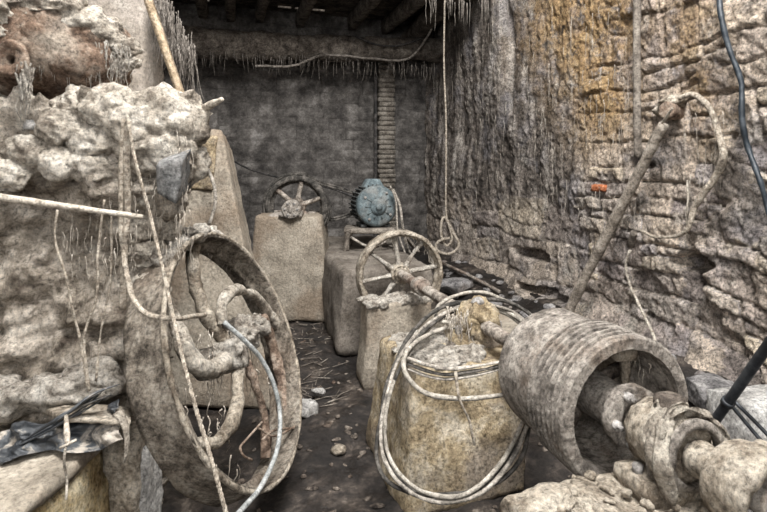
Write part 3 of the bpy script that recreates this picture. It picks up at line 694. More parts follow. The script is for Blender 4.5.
# drum: smooth half and grooved half on one hub
RD = .268; RS = .245; y0, y1, y2 = 1.47, 1.69, 1.94
dr = thing('grooved_drum', (SX, 1.78, SH-RD), 'large caked belt drum with grooved rim on the drive shaft', 'drum')
pr = [(y0, RD-.045), (y0, RD-.006), (y0+.008, RD+.002)]; k = 6; gw = (y1-y0-.04)/k
for i in range(k):
    a = y0+.034+i*gw; pr += [(a, RD+.003), (a+gw*.18, RD-.024), (a+gw*.42, RD-.024), (a+gw*.60, RD+.003)]
pr += [(y1-.006, RD), (y1, RD-.006), (y1, RD-.045)]
mb = MB(); lathe(mb, pr, (SX, 0, SH), (0, 1, 0), 200, .010)
build(mb, 'grooved_rim', M['crust_grey'], dr, d=[(.003, 12, 3, 'n'), (.002, 40, 3, 'n')], smooth=False)
mb = MB(); lathe(mb, [(y1+.002, RS-.03), (y1+.002, RS), (y1+.05, RS+.006), (y2-.02, RS+.004), (y2, RS-.006), (y2, RS-.03)], (SX, 0, SH), (0, 1, 0), 150, .015)
build(mb, 'smooth_rim', M['crust_grey'], dr, d=[(.004, 10, 3, 'n'), (.0025, 40, 3, 'n')])
mb = MB(); lathe(mb, [(y1-.015, .07), (y1-.015, RD-.02), (y1+.012, RD-.02), (y1+.012, .07)], (SX, 0, SH), (0, 1, 0), 90, .03)
mb = MB()
for k in range(5):
    t = math.radians(20+72*k); d_ = np.array([math.cos(t), 0, math.sin(t)]); c0 = np.array([SX, 1.70, SH])
    mbs = MB(); bar(mbs, c0+d_*.06, c0+d_*(RD-.02), .07, .045, up=(0, 1, 0), res=.025, rnd=2)
    build(mbs, 'spoke', M['crust_dark'], dr, d=[(.008, 10, 3, 'n')])
mb = MB(); disc(mb, (SX, 0, SH), (0, 1, 0), .078, 1.46, 1.88, 40, .02)
build(mb, 'hub', M['crust_grey'], dr, d=[(.007, 12, 3, 'n'), (.003, 40, 3, 'n')])
mb = MB(); lathe(mb, [(1.44, .05), (1.44, .105), (1.48, .105), (1.48, .05)], (SX, 0, SH), (0, 1, 0), 40, .015)
hf = build(mb, 'hub_flange', M['crust_grey'], dr, d=[(.008, 14, 3, 'n')])
for k in range(5):
    t = math.radians(40+72*k); mb = MB(); q = np.array([SX+.085*math.cos(t), 1.455, SH+.085*math.sin(t)]); disc(mb, q, (0, -1, 0), .017, -.01, .035, 6); disc(mb, q, (0, -1, 0), .009, .03, .05, 8)
    build(mb, 'bolt', M['bolt'], hf)
mb = MB(); bar(mb, (SX+.02, 1.60, SH+.17), (SX+.12, 1.60, SH+.165), .10, .05, res=.02, rnd=2); bar(mb, (SX+.08, 1.58, SH+.15), (SX+.085, 1.58, SH+.0), .03, .03, up=(0, 1, 0), res=.02)
build(mb, 'counterweight', M['crust'], dr, 'pale block and rod fixed inside the drum', d=[(.006, 14, 3, 'n')])
mb = strands(MB(), [np.array([SX+(RD-.05)*math.cos(t), rg.uniform(1.56, 1.7), SH+(RD-.05)*math.sin(t)]) for t in rg.uniform(.3, 2.8, 36)], .02, .07, .003)
build(mb, 'hanging_fibres', M['fibre'], dr, kind='stuff')

# foreground bearing block
mb = MB(); hexa(mb, [(.90, .50, -.02), (1.92, .50, -.02), (1.92, 1.44, -.02), (.76, 1.42, -.02), (.92, .50, .60), (1.88, .50, .60), (1.88, 1.42, .60), (.80, 1.41, .60)], .022, 3)
fb = thing('bearing_block', (1.4, 1.0, 0), 'foreground masonry block covered in pale rubble under the shaft bearing', 'block')
build(mb, 'block', M['crust'], fb, d=[(.03, 4, 4, 'n'), (.012, 14, 4, 'n'), (.005, 45, 2, 'n')])
mb = MB()
for k in range(150): 
    s_ = rg.uniform(.006, .022); stone(mb, (rg.uniform(.92, 1.6), rg.uniform(1.05, 1.40), .605+s_*.3), (s_, s_*rg.uniform(.6, 1), s_*.6), k+100, 6, .5, rg.uniform(0, 3))
build(mb, 'crumbled_rubble', M['crust'], fb, kind='stuff', d=[(.006, 30, 3, 'n')])
# pillow bearing with cap
pb = thing('pillow_bearing', (SX, 1.29, .60), 'caked round shaft bearing between the drum and the bolted coupling', 'bearing')
mb = MB(); lathe(mb, [(1.215, .038), (1.215, .075), (1.23, .098), (1.29, .112), (1.36, .108), (1.40, .09), (1.42, .06), (1.42, .038)], (SX, 0, SH), (0, 1, 0), 48, .012); box(mb, SX-.15, SX+.15, 1.21, 1.38, .585, .66, .03, 2)
build(mb, 'housing', M['crust'], pb, d=[(.012, 10, 4, 'n'), (.005, 40, 3, 'n')])
mb = MB(); box(mb, SX-.04, SX+.035, 1.26, 1.33, SH+.09, SH+.145, .02, 1); build(mb, 'grease_cup', M['crust_dark'], pb, d=[(.005, 20, 2, 'n')])
mb = MB(); lathe(mb, [(1.19, .085), (1.20, .108), (1.212, .108), (1.22, .085)], (SX, 0, SH), (0, 1, 0), 48, .012); build(mb, 'end_ring', M['crust_grey'], pb, d=[(.005, 20, 3, 'n')])
for s in (-1, 1):
    mb = MB(); disc(mb, (SX+s*.12, 1.3, .65), (0, 0, 1), .017, 0, .03, 6); build(mb, 'bolt', M['bolt'], pb)
# rag
mb = MB()
def ragstrip(a0, a1, y, w_, r, y2=None, n=26, phase=0):
    y2 = y if y2 is None else y2; V = []; F = []; m = 7
    for i in range(n):
        t = i/(n-1); an = math.radians(a0+(a1-a0)*t); yy = y+(y2-y)*t
        for j in range(m):
            s = j/(m-1)-.5; rr = r+.010*math.sin(s*14+phase)+.008*math.sin(t*9+j)
            V.append((SX+rr*math.cos(an), yy+s*w_*(1+.3*math.sin(t*5+phase)), SH+rr*math.sin(an)))
    for i in range(n-1):
        for j in range(m-1): F.append((i*m+j, (i+1)*m+j, (i+1)*m+j+1, i*m+j+1))
    V = np.array(V); N = V-np.array([SX, 0, SH]); N[:, 1] = 0; N /= np.linalg.norm(N, axis=1)[:, None]
    k = len(V); F2 = [tuple(x+k for x in reversed(f)) for f in F]; E = []
    for i in range(n-1): E += [(i*m, (i+1)*m, (i+1)*m+k, i*m+k), ((i+1)*m+m-1, i*m+m-1, i*m+m-1+k, (i+1)*m+m-1+k)]
    mb.add(np.vstack([V, V-N*.006]), F+F2+E)
ragstrip(120, 255, 1.25, .05, .125, 1.22); ragstrip(125, 10, 1.25, .04, .118, 1.22, phase=2); ragstrip(70, 235, 1.29, .04, .122, 1.23, phase=1)
tube(mb, [np.array([SX-.07, 1.24, SH+.10]), np.array([SX-.13, 1.20, SH+.02]), np.array([SX-.12, 1.19, SH-.06]), np.array([SX-.11, 1.18, SH-.11])], [.02, .024, .026, .008], 10, step=.015, flat=.35)
build(mb, 'tied_rag', M['rag'], None, 'dirty cloth rag knotted round the caked shaft bearing', 'rag', d=[(.008, 16, 3, 'n'), (.004, 50, 2, 'n')])
# bolted coupling
cp = thing('bolted_coupling', (SX, 1.0, SH-.14), 'round caked coupling with bolts at the near end of the shaft', 'coupling')
mb = MB(); lathe(mb, [(.965, .092), (.965, .112), (.975, .118), (1.05, .120), (1.085, .112), (1.105, .085), (1.11, .04), (1.04, .04), (1.03, .092)], (SX, 0, SH), (0, 1, 0), 72, .012)
build(mb, 'rim', M['crust'], cp, d=[(.008, 10, 4, 'n'), (.003, 40, 3, 'n')])
mb = MB(); disc(mb, (SX, 0, SH), (0, 1, 0), .094, 1.02, 1.035, 40, .02); pt_ = build(mb, 'plate', M['crust_dark'], cp, d=[(.004, 20, 3, 'n')])
mb = MB(); disc(mb, (SX, 0, SH), (0, 1, 0), .042, .98, 1.03, 32, .015); build(mb, 'hub', M['crust_grey'], cp, d=[(.006, 20, 3, 'n')])
for k in range(8):
    t = 2*math.pi*(k+.3)/8; mb = MB(); q = np.array([SX+.069*math.cos(t), 1.02, SH+.069*math.sin(t)]); disc(mb, q, (0, -1, 0), .015, 0, .022, 6); disc(mb, q, (0, -1, 0), .009, .02, .038, 10)
    build(mb, 'bolt', M['bolt'], pt_)
mb = MB(); disc(mb, (SX, 0, SH), (0, 1, 0), .050, 1.10, 1.20, 32, .015); build(mb, 'sleeve', M['crust'], cp, d=[(.006, 20, 3, 'n')])

# ================================================================== LEFT MASS
YP = 2.42; XP = -.38
def pier():
    mb = MB(); hexa(mb, [(-2.5, YP, -.05), (XP, YP, -.05), (XP-.02, 3.25, -.05), (-2.5, 3.25, -.05), (-2.5, YP+.05, 1.70), (XP+.10, YP+.05, 1.76), (XP+.08, 3.25, 1.76), (-2.5, 3.25, 1.70)], .017, 3)
    V = np.vstack(mb.v)
    h, s = masonry(V[:, 0]+V[:, 1]*.7, V[:, 2], 21, (.13, .22), (.2, .5), .035, .06)
    k = sstep(1.35, .95, V[:, 2]+.2*fbm(V, 2, 3, 4))
    n = np.zeros_like(V); c = np.array([(-2.5+XP)/2, 2.83]); fr = V[:, 1] < YP+.08; sd = V[:, 0] > XP-.06
    n[fr, 1] = -1; n[sd, 0] = 1; tp_ = V[:, 2] > 1.66; n[tp_, 2] = 1
    am = .05*h*k+.05*(s-.5)*k*h+.06*fbm(V, 2.2, 4, 61)+.05*fbm(V, 7, 4, 62)+.022*ridged(V, 11, 3, 64)+.022*fbm(V, 26, 2, 63)
    up_ = sstep(1.30, 1.42, V[:, 2]+.05*fbm(V, 3, 2, 4)); am += up_*(.07+.07*np.maximum(0, fbm(V, 4, 3, 66)))
    mb.v = [V+n*am[:, None]]
    return mb, h*k+(1-k)
mb, h = pier()
pi_ = thing('masonry_pier', (-1.4, 2.8, 0), 'big crumbling masonry pier thickly caked with pale residue at left', 'pier')
build(mb, 'masonry', M['pier'], pi_, attrs={'pillow': h})
# overhanging caked lumps
mb = MB()
for k, (px, py, D_, r) in enumerate(((178, 125, 2.30, .10), (155, 118, 2.28, .11), (130, 122, 2.22, .09), (182, 160, 2.34, .08), (165, 150, 2.26, .08), (110, 110, 2.2, .08), (150, 190, 2.30, .07), (140, 225, 2.26, .075), (160, 232, 2.30, .06), (150, 255, 2.25, .06), (168, 205, 2.32, .05), (150, 285, 2.2, .05), (80, 108, 2.2, .07), (60, 125, 2.15, .06), (100, 140, 2.2, .07), (145, 150, 2.24, .08), (95, 165, 2.2, .06), (30, 150, 2.15, .06), (60, 165, 2.16, .05), (120, 175, 2.24, .05), (10, 175, 2.13, .05))):
    blob(mb, at(px, py, D_-(.10 if py < 200 else .04)), (r*1.5, r*.85, r*1.25), 30, k, .2, 2.0)
build(mb, 'caked_lumps', M['lump'], pi_, d=[(.016, 5, 3, 'n'), (.008, 16, 3, 'n'), (.004, 45, 2, 'n')])
mb = strands(MB(), [at(px, py, 2.12) for px, py in zip(rg.uniform(60, 195, 200), rg.uniform(105, 260, 200))], .03, .14, .002, .01)
build(mb, 'hanging_fibres', M['fibre'], pi_, kind='stuff')
# grey stone block sticking out
mb = MB(); hexa(mb, [at(156, 194, 2.06), at(176, 205, 2.04), at(196, 184, 2.34), at(172, 176, 2.37), at(155, 166, 2.04), at(184, 156, 2.02), at(203, 138, 2.34), at(172, 140, 2.37)], .02, 1)
build(mb, 'slate_block', M['stone_facet'], None, 'dark grey flat-faced stone jutting from the right side of the caked pier', 'stone', d=[(.008, 8, 3, 'n')])
# branch
mb = MB(); tube(mb, [at(180, 114, 2.3), at(196, 112, 2.25), at(209, 106, 2.2), at(222, 99, 2.15)], [.012, .016, .017, .009], 10, step=.012); tube(mb, [at(184, 105, 2.3), at(195, 109, 2.25), at(206, 107, 2.2)], [.006, .006, .006], 6, step=.02); tube(mb, [at(186, 122, 2.28), at(196, 116, 2.24), at(204, 109, 2.2)], [.008, .006, .006], 6, step=.02)
build(mb, 'forked_branch', M['wood_pale'], None, 'white caked forked branch poking out of the pier top', 'branch', d=[(.003, 30, 3, 'n')])
# bundle (big roll on the pier)
bu = thing('caked_roll', at(60, 92, 2.45), 'big brown rolled hide bundle under white drips on top of the pier', 'bundle')
mb = MB(); tube(mb, [at(-60, 52, 2.2), at(0, 55, 2.2), at(30, 50, 2.22), at(70, 55, 2.26), at(105, 64, 2.32), at(127, 70, 2.36)], [.20, .21, .23, .22, .19, .12], 48, step=.02)
build(mb, 'roll', M['bundle'], bu, d=[(.05, 4, 4, 'n'), (.02, 14, 4, 'n'), (.008, 40, 2, 'n')])
mb = MB()
for k, (px, py, r) in enumerate(((20, 4, .10), (50, 8, .10), (75, 22, .10), (98, 32, .09), (118, 45, .07), (5, 30, .09), (-20, 10, .12), (125, 60, .05))): blob(mb, at(px, py+2, 2.03+px*.0014), (r*1.3, r*.8, r*.75), 26, k+50, .22, 2.2)
build(mb, 'white_crust', M['lump'], bu, d=[(.025, 6, 4, 'n'), (.014, 18, 4, 'n'), (.005, 45, 2, 'n')])
mb = MB()
for k in range(260):
    px = rg.uniform(0, 130); py = 20+px*.25+rg.uniform(-8, 22); strands(mb, [at(px, py, 2.02+px*.0009)], .03, .13, .0028, .0)
for k in range(26): strands(mb, [at(26+rg.normal()*4, 68+rg.normal()*3, 1.98)], .08, .2, .004, .0)
build(mb, 'white_drips', M['crust_pale'], bu, kind='stuff')
mb = MB(); lathe(mb, [(-.02, .02), (-.03, .045), (.0, .075), (.02, .06), (.01, .02)], at(12, 60, 1.99), -FW, 32, .01); build(mb, 'hollow_end', M['bundle'], bu, d=[(.012, 14, 3, 'n')])
# pale stone slab lying below bundle
mb = MB(); hexa(mb, [at(20, 132, 2.02), at(72, 128, 2.06), at(72, 120, 2.4), at(20, 120, 2.4), at(24, 114, 2.04), at(76, 112, 2.08), at(76, 110, 2.4), at(22, 110, 2.4)], .02, 2)
build(mb, 'ledge_stone', M['stone_white'], None, 'smooth grey stone slab lodged under the rolled bundle', 'stone', d=[(.012, 6, 3, 'n')])
# stick
mb = MB(); tube(mb, [at(-30, 192, 1.75), at(0, 197, 1.78), at(70, 207, 1.85), at(143, 217, 1.93)], [.013, .013, .012, .009], 10, step=.03)
build(mb, 'thin_pole', M['wood_pale'], None, 'pale thin pole reaching in from the left across the pier', 'pole', d=[(.002, 20, 3, 'n')])
# hanging ropes at pier
def hang(pts, r, mat, name, lab, cat='rope', twist=False, wob=.004, step=.02):
    mb = MB(); P = [at(*p) for p in pts]
    if twist:
        C = spl(P, .012); n = len(C); T = np.gradient(C, axis=0); T /= np.linalg.norm(T, axis=1)[:, None]; s = np.cumsum(np.full(n, .012))
        A = np.cross(T, FW); A /= np.linalg.norm(A, axis=1)[:, None]; B = np.cross(T, A)
        for ph in (0, 2.1, 4.2): tube(mb, C+r*.55*(np.cos(s*120+ph)[:, None]*A+np.sin(s*120+ph)[:, None]*B), r*.62, 6, step=1)
    else: tube(mb, P, r, 8, step=step, wob=wob)
    return build(mb, name, mat, None, lab, cat, d=None if twist else [(.002, 25, 2, 'n')])
hang([(127, 116, 1.93), (135, 160, 1.92), (150, 215, 1.93), (163, 270, 1.86), (176, 330, 1.78), (192, 395, 1.7), (210, 455, 1.62), (228, 520, 1.55)], .0065, M['rope'], 'twisted_rope', 'twisted rope stretched from the pier top down past the flywheel', twist=True)
hang([(124, 118, 1.94), (122, 170, 1.95), (122, 230, 1.96), (126, 270, 1.92), (134, 300, 1.88), (150, 315, 1.85), (175, 319, 1.84), (205, 315, 2.15)], .010, M['rope'], 'bent_hose', 'dusty hose hanging beside the twisted rope and bending across the flywheel', 'hose')
hang([(128, 120, 1.94), (127, 160, 1.95), (128, 210, 1.97), (124, 260, 1.95), (122, 310, 1.96)], .013, M['rope'], 'hanging_strap', 'thick dusty strap hanging straight down the edge of the pier', 'strap')
hang([(58, 210, 1.98), (56, 240, 1.98), (66, 280, 1.98), (78, 330, 1.97), (88, 385, 1.96)], .005, M['rope'], 'dangling_twine', 'left thin cord hanging down the front of the pier', 'cord')
hang([(105, 200, 2.0), (98, 250, 2.0), (96, 300, 1.98), (84, 340, 1.97), (90, 390, 1.96)], .005, M['rope'], 'dangling_twine', 'right thin cord hanging down the front of the pier', 'cord')
hang([(112, 210, 2.0), (110, 280, 2.0), (100, 340, 1.98), (96, 380, 1.96)], .004, M['rope'], 'thin_string', 'short fine string hanging beside the right cord on the pier', 'string')

# ---- flywheel
WN = cf(.924, -.125, .361); WN /= np.linalg.norm(WN); WC = at(244.5, 350.5, 2.4); WR = .575
def wp(px, py, off=0): r = ray(px, py); t = np.dot(WC-WN*off-CAM, WN)/np.dot(r, WN); return CAM+t*r
fl = thing('big_flywheel', WC-UP*.54, 'large tilted flywheel with wide caked rim leaning against the pier', 'wheel')
mb = MB(); lathe(mb, [(0, WR), (-.175, WR), (-.175, WR-.022), (-.12, WR-.026), (-.11, WR-.05), (-.09, WR-.05), (-.08, WR-.026), (0, WR-.022)], WC, WN, 150, .015)
build(mb, 'rim', M['rim_mud'], fl, d=[(.005, 9, 4, 'n'), (.003, 30, 3, 'n')])
mb = MB(); u = np.cross(WN, UP); u /= np.linalg.norm(u); w_ = np.cross(u, WN)
arc = [WC-WN*.005+(WR-.005)*(math.cos(t)*u+math.sin(t)*w_) for t in np.linspace(0, 2*math.pi, 80, endpoint=False)]
tube(mb, arc, .011, 8, closed=True, step=.03); build(mb, 'rim_edge', M['crust'], fl, 'paler worn front edge of the rim', d=[(.004, 20, 3, 'n')])
def arm(pts, r, mat, name='spoke', off=.09, lab=None, d=None):
    mb = MB(); P = [wp(p[0], p[1], off if len(p) < 3 else p[2]) for p in pts]; tube(mb, P, [q*1.15 for q in r], 14, step=.015, wob=.004)
    build(mb, name, mat, fl, lab, d=d or [(.012, 10, 4, 'n'), (.005, 35, 3, 'n')])
arm([(196, 240, .12), (192, 262), (197, 292), (208, 318), (224, 340)], [.022, .027, .027, .030, .03], M['crust'])
arm([(222, 325, .05), (222, 303, .03), (234, 291, .02), (252, 294, .03), (266, 308, .05), (276, 328, .08)], [.028, .024, .022, .022, .024, .024], M['lump'])
arm([(262, 318, .06), (272, 345, .09), (281, 380), (284, 420, .1)], [.02, .022, .022, .02], M['rust'])
arm([(166, 296, .15), (176, 325, .11), (187, 350, .08), (200, 367, .06), (218, 366, .06), (234, 350, .06)], [.018, .022, .03, .032, .032, .034], M['lump'])
arm([(238, 355, .06), (239, 385, .04), (235, 415, .05), (221, 440, .07), (196, 446, .10)], [.03, .024, .024, .024, .022], M['crust'])
arm([(246, 360, .06), (256, 385, .05), (265, 415, .06), (266, 458, .08)], [.018, .016, .017, .018], M['rust'])
mb = MB(); blob(mb, wp(243, 335, .07), (.08, .09, .08), 30, 3, .35); blob(mb, wp(258, 325, .06), (.06, .06, .055), 24, 8, .35); blob(mb, wp(226, 352, .07), (.06, .06, .05), 24, 9, .3)
disc(mb, WC-WN*.08, WN, .07, -.14, .06, 32, .02)
build(mb, 'hub', M['crust_pale'], fl, d=[(.02, 9, 4, 'n'), (.008, 30, 3, 'n')])
mb = strands(MB(), [wp(px, py, .07) for px, py in zip(rg.uniform(200, 270, 60), rg.uniform(320, 385, 60))]+[wp(px, 235+abs(px-200)*.6, .1) for px in rg.uniform(185, 250, 40)]+[wp(px, py, .1) for px, py in zip(rg.uniform(180, 240, 30), rg.uniform(380, 470, 30))], .03, .13, .003)
build(mb, 'hanging_fibres', M['fibre'], fl, kind='stuff')
mb = MB()
for k, (px, py, r) in enumerate(((205, 229, .05), (190, 232, .06), (176, 240, .06), (222, 238, .03), (212, 232, .045), (165, 255, .05))): blob(mb, wp(px, py+3, .07), (r*1.2, r, r*.7), 22, k+20, .35)
build(mb, 'caked_top', M['crust_pale'], fl, 'white crust heaped on the top of the rim', d=[(.015, 9, 4, 'n'), (.007, 30, 3, 'n')])
mb = MB(); tube(mb, [wp(224, 322, -.01), wp(246, 342, -.05), wp(262, 360, -.06), wp(274, 385, -.06), wp(280, 415, -.05), wp(277, 450, -.03), wp(262, 485, -.02), wp(246, 505, -.02), wp(232, 520, -.02)], .0105, 10, step=.02)
build(mb, 'curved_hose', M['hose_grey'], None, 'smooth blue-grey hose curving from the flywheel hub down to the floor', 'hose')
mb = MB()
for k, q in enumerate(([(262, 422), (246, 440), (240, 448), (244, 456), (252, 460)], [(262, 440), (275, 430), (300, 428)], [(258, 428), (275, 436), (299, 424)])): tube(mb, [wp(a, b, .02) for a, b in q], .005, 6, step=.02)
build(mb, 'bent_wire', M['rust'], None, 'bent rusty wires caught in the lower part of the flywheel', 'wire')

# ---- low ledge at lower left
LB = [at(-160, 512, 1.30), at(28, 512, 1.573), at(100, 448, 1.92), at(-200, 448, 1.92)]
for p in LB: p[2] = .55
n0 = at(10, 560, 1.35); n0[2] = .55
top4 = [np.array([*(cf(-2.2, 1.2, 0)[:2]), .55]), np.array([*(cf(-1.09, 1.2, 0)[:2]), .55]), np.array([*(cf(-1.05, 2.02, 0)[:2]), .55]), np.array([*(cf(-2.2, 2.05, 0)[:2]), .55])]
bot4 = [p+np.array([0, 0, -.57]) for p in top4]; bot4[1] = bot4[1]+RT*.03; bot4[2] = bot4[2]+RT*.05
mb = MB(); hexa(mb, bot4+top4, .03, 3); lb = thing('low_ledge', (-1.4, 1.6, 0), 'low yellow-stained masonry ledge in the lower left corner', 'ledge')
tmpf = build(mb, 'wall_face', M['yellow_strong'], lb, 'yellow-stained side of the ledge', d=[(.02, 4, 4, 'n'), (.01, 16, 3, 'n')])
mb = MB(); T2 = [p+np.array([0, 0, .045]) for p in top4]; B2 = [p+np.array([0, 0, -.01]) for p in top4]
B2[1] = B2[1]+RT*.02; B2[2] = B2[2]+RT*.02; T2[1] = T2[1]+RT*.02; T2[2] = T2[2]+RT*.02
hexa(mb, B2+T2, .025, 2); build(mb, 'top_slab', M['concrete'], lb, 'grey-beige concrete slab on the ledge', d=[(.012, 4, 4, 'n'), (.006, 20, 3, 'n')])
mb = MB(); c0 = cf(-.97, 2.0, 0); box(mb, c0[0]-.07, c0[0]+.06, c0[1]-.06, c0[1]+.12, 0, .58, .03, 3, rz=-TH)
build(mb, 'corner_stone', M['crust'], None, 'rough upright beige stone between the yellow ledge and the flywheel', 'stone', d=[(.03, 5, 4, 'n'), (.01, 18, 3, 'n')])
mb = MB(); c0 = cf(-.93, 2.02, 0); box(mb, c0[0]-.06, c0[0]+.05, c0[1]-.06, c0[1]+.1, 0, .52, .03, 3, taper=.01, rz=-TH)
build(mb, 'wet_stone', M['stone_white'], None, 'whitish grey splashed stone at the foot of the flywheel rim', 'stone', d=[(.03, 5, 4, 'n'), (.01, 18, 3, 'n')])
# upper thin slab
mb = MB(); S = [at(58, 424, 1.80), at(133, 431, 1.80), at(131, 414, 1.98), at(40, 412, 2.05)]
hexa(mb, S+[p+np.array([0, 0, .032]) for p in S], .022, 2)
# slab displaced as mound of dried sludge
us = build(mb, 'broken_slab', M['crust'], None, 'broken thin slab lying over the plastic sheet below the pier', 'slab', d=[(.02, 5, 4, 'n'), (.008, 20, 3, 'n')])
mb = MB()
for k in range(12): blob(mb, cf(-1.15-rg.uniform(0, .7), 2.05+rg.uniform(-.05, .1), .70+rg.uniform(0, .05)), (rg.uniform(.08, .2), rg.uniform(.06, .12), rg.uniform(.04, .08)), 14, k+3, .35)
build(mb, 'dried_sludge', M['crust_pale'], None, 'heap of dried pale sludge on the broken slab at the pier foot', 'sludge', kind='stuff', d=[(.02, 8, 4, 'n'), (.008, 30, 3, 'n')])
# plastic sheet: crumpled folds
def sheet():
    nu, nv = 110, 46; V = []
    for i in range(nu):
        u_ = i/(nu-1)
        for j in range(nv):
            v_ = j/(nv-1); px = -12+u_*135
            topy = 432-28*u_**1.2+4*math.sin(u_*17); boty = 466-24*u_+5*math.sin(u_*9+1)
            q = at(px, topy+(boty-topy)*v_, 1.95-.13*v_-.06*(1-u_)); V.append(q)
    V = np.array(V); Q = V@np.array([[1, 0, 0], [0, 1, 0], [0, 0, 1.0]])
    W_ = V*np.array([6, 6, 16]); 
    dsp = .05*ridged(W_, .9, 3, 71)+.03*ridged(V*np.array([4, 4, 14]), 2.2, 3, 74)
    V = V-np.outer(dsp, FW*.8-UP*.45)
    F = [(i*nv+j, (i+1)*nv+j, (i+1)*nv+j+1, i*nv+j+1) for i in range(nu-1) for j in range(nv-1)]
    return MB().add(V, F)
o = build(sheet(), 'plastic_sheet', M['plastic'], None, 'crumpled black plastic sheet squashed under the broken slab at lower left', 'plastic sheet')
sm = o.modifiers.new('thickness', 'SOLIDIFY'); sm.thickness = .003
mb = MB()
for k in range(5):
    tube(mb, [at(4+k*9, 452-k*6, 1.80), at(40+k*6+4*math.sin(k*2), 432-k*5, 1.80), at(78+k*3, 412-k*4, 1.84+.02*math.sin(k*3)), at(104+k*4-7*(k % 2), 398-k*3.2+3*math.sin(k*4), 1.88)], [.005, .017, .015, .004], 8, step=.02, flat=.35, wob=.008)
o = build(mb, 'plastic_folds', M['plastic'], o, 'stiff folded edges of the sheet')
o.parent = None; bpy.data.objects['plastic_sheet'].location
o.parent = bpy.data.objects['plastic_sheet']
mb = MB(); tube(mb, [at(66, 416, 1.70), at(67, 435, 1.62), at(68, 446, 1.60)], [.006, .009, .005], 8); tube(mb, [at(60, 448, 1.6), at(68, 444, 1.6), at(76, 440, 1.62)], .005, 6); tube(mb, [at(66, 446, 1.6), at(64, 462, 1.60), at(67, 480, 1.62), at(66, 500, 1.6)], .004, 6)
build(mb, 'knotted_string', M['rope_pale'], None, 'knotted pale string hanging over the plastic sheet', 'string')
mb = MB(); tube(mb, [at(118, 412, 1.76), at(126, 428, 1.74), at(127, 448, 1.73), at(124, 463, 1.72)], [.018, .014, .010, .006], 10, flat=.5)
build(mb, 'hanging_scrap', M['rag'], None, 'limp beige scrap hanging off the corner of the broken slab', 'rag', d=[(.004, 20, 3, 'n')])

# ================================================================== RIGHT WALL THINGS
mb = MB(); tube(mb, [at(556, 336, 4.75), at(590, 268, 4.45), at(625, 200, 4.1), at(664, 124, 3.72)], [.045, .043, .040, .038], 12, step=.05)
build(mb, 'leaning_pole', M['wood_mid'], None, 'long round wooden pole leaning against the right wall', 'pole', d=[(.008, 8, 3, 'n'), (.003, 30, 2, 'n')])
mb = MB(); p = wsurf(637, 80, .07); tube(mb, [np.array([p[0], p[1], 4.3]), p, np.array([p[0]+.01, p[1], 1.66])], .030, 12, step=.06)
build(mb, 'upright_pipe', M['wood_grey'], None, 'thin grey upright pipe on the right wall ending at the leaning pole', 'pipe', d=[(.003, 12, 3, 'n')])
bk = thing('wall_bracket', wsurf(680, 118, .02), 'caked rusty stub bracket sticking out of the right wall above the leaning pole', 'bracket')
s0 = wsurf(682, 112, -.05)
mb = MB(); disc(mb, s0, (-1, -.3, 0), .06, 0, .22, 28, .02); build(mb, 'stub', M['rust'], bk, d=[(.014, 10, 3, 'n'), (.005, 30, 3, 'n')])
mb = MB(); blob(mb, s0+(-.10, -.02, .07), (.09, .10, .05), 18, 4, .35); blob(mb, s0+(-.08, .1, .02), (.06, .07, .05), 16, 5, .35); build(mb, 'caked_top', M['crust'], bk, d=[(.012, 12, 3, 'n')])
def wrope(pts, r, mat, name, lab, cat, off=.05, wob=.006):
    mb = MB(); tube(mb, [wsurf(a, b, off+(c[0] if c else 0)) for a, b, *c in pts], r, 8, step=.025, wob=wob)
    return build(mb, name, mat, None, lab, cat, d=[(.003, 20, 2, 'n')])
wrope([(678, 98, .15), (692, 94, .12), (706, 104, .08), (716, 124, .06), (722, 152, .05), (718, 172, .05), (706, 190, .05), (694, 208, .05), (688, 228, .05), (676, 236, .05), (656, 237, .05), (640, 230, .05)], [.016, .018, .02, .02, .024, .024, .022, .022, .015, .013, .012, .012], M['rope'], 'rope_loop', 'thick frayed rope hanging in a loop from the wall bracket', 'rope')
wrope([(672, 108, .2), (664, 120, .16), (650, 140, .1), (640, 165, .06), (632, 190, .04), (624, 215, .02), (612, 238, .02)], .008, M['rope_pale'], 'slack_rope', 'thin pale rope running beside the leaning pole from the bracket', 'rope')
wrope([(634, 232, .05), (631, 246, .05)], .026, M['wood_grey'], 'wooden_handle', 'short wooden handle hanging on the wall right of the leaning pole', 'handle')
wrope([(630, 250, .05), (626, 266, .05), (632, 290, .05), (644, 315, .08), (654, 338, .1), (660, 356, .12)], .011, M['rope_pale'], 'wall_rope', 'pale rope trailing down the wall below the wooden handle', 'rope')
wrope([(688, 180, .03), (687, 215, .03), (686, 262, .03)], .006, M['rope_pale'], 'dangling_twine', 'short thin cord dangling below the rope loop', 'cord')
mb = MB(); strands(mb, [wsurf(px, py, .03) for px, py in zip(list(rg.uniform(450, 640, 170))+list(rg.uniform(670, 725, 30)), list(rg.uniform(0, 220, 170))+list(rg.uniform(110, 215, 30)))], .06, .35, .0026, .002)
build(mb, 'wall_fibres', M['fibre'], None, 'fine fibre strands hanging down the plastered right wall', 'fibres', kind='stuff')
wrope([(719, -15, .08), (721, 15, .08), (729, 48, .08), (741, 82, .08), (742, 118, .08), (748, 148, .08), (760, 180, .08), (768, 210, .08), (782, 250, .08), (790, 310, .08), (786, 370, .10)], .0165, M['hose_dark'], 'black_hose', 'black hose snaking down the right edge of the stone wall', 'hose', off=.04, wob=0)
mb = MB(); c = wsurf(600, 188, .0); box(mb, c[0]-.03, c[0]+.08, c[1]-.09, c[1]+.09, c[2]-.03, c[2]+.03, .02, 1)
build(mb, 'red_brick', M['brick_red'], None, 'single exposed red brick bit in the right wall left of the leaning pole', 'brick', d=[(.008, 14, 3, 'n')])

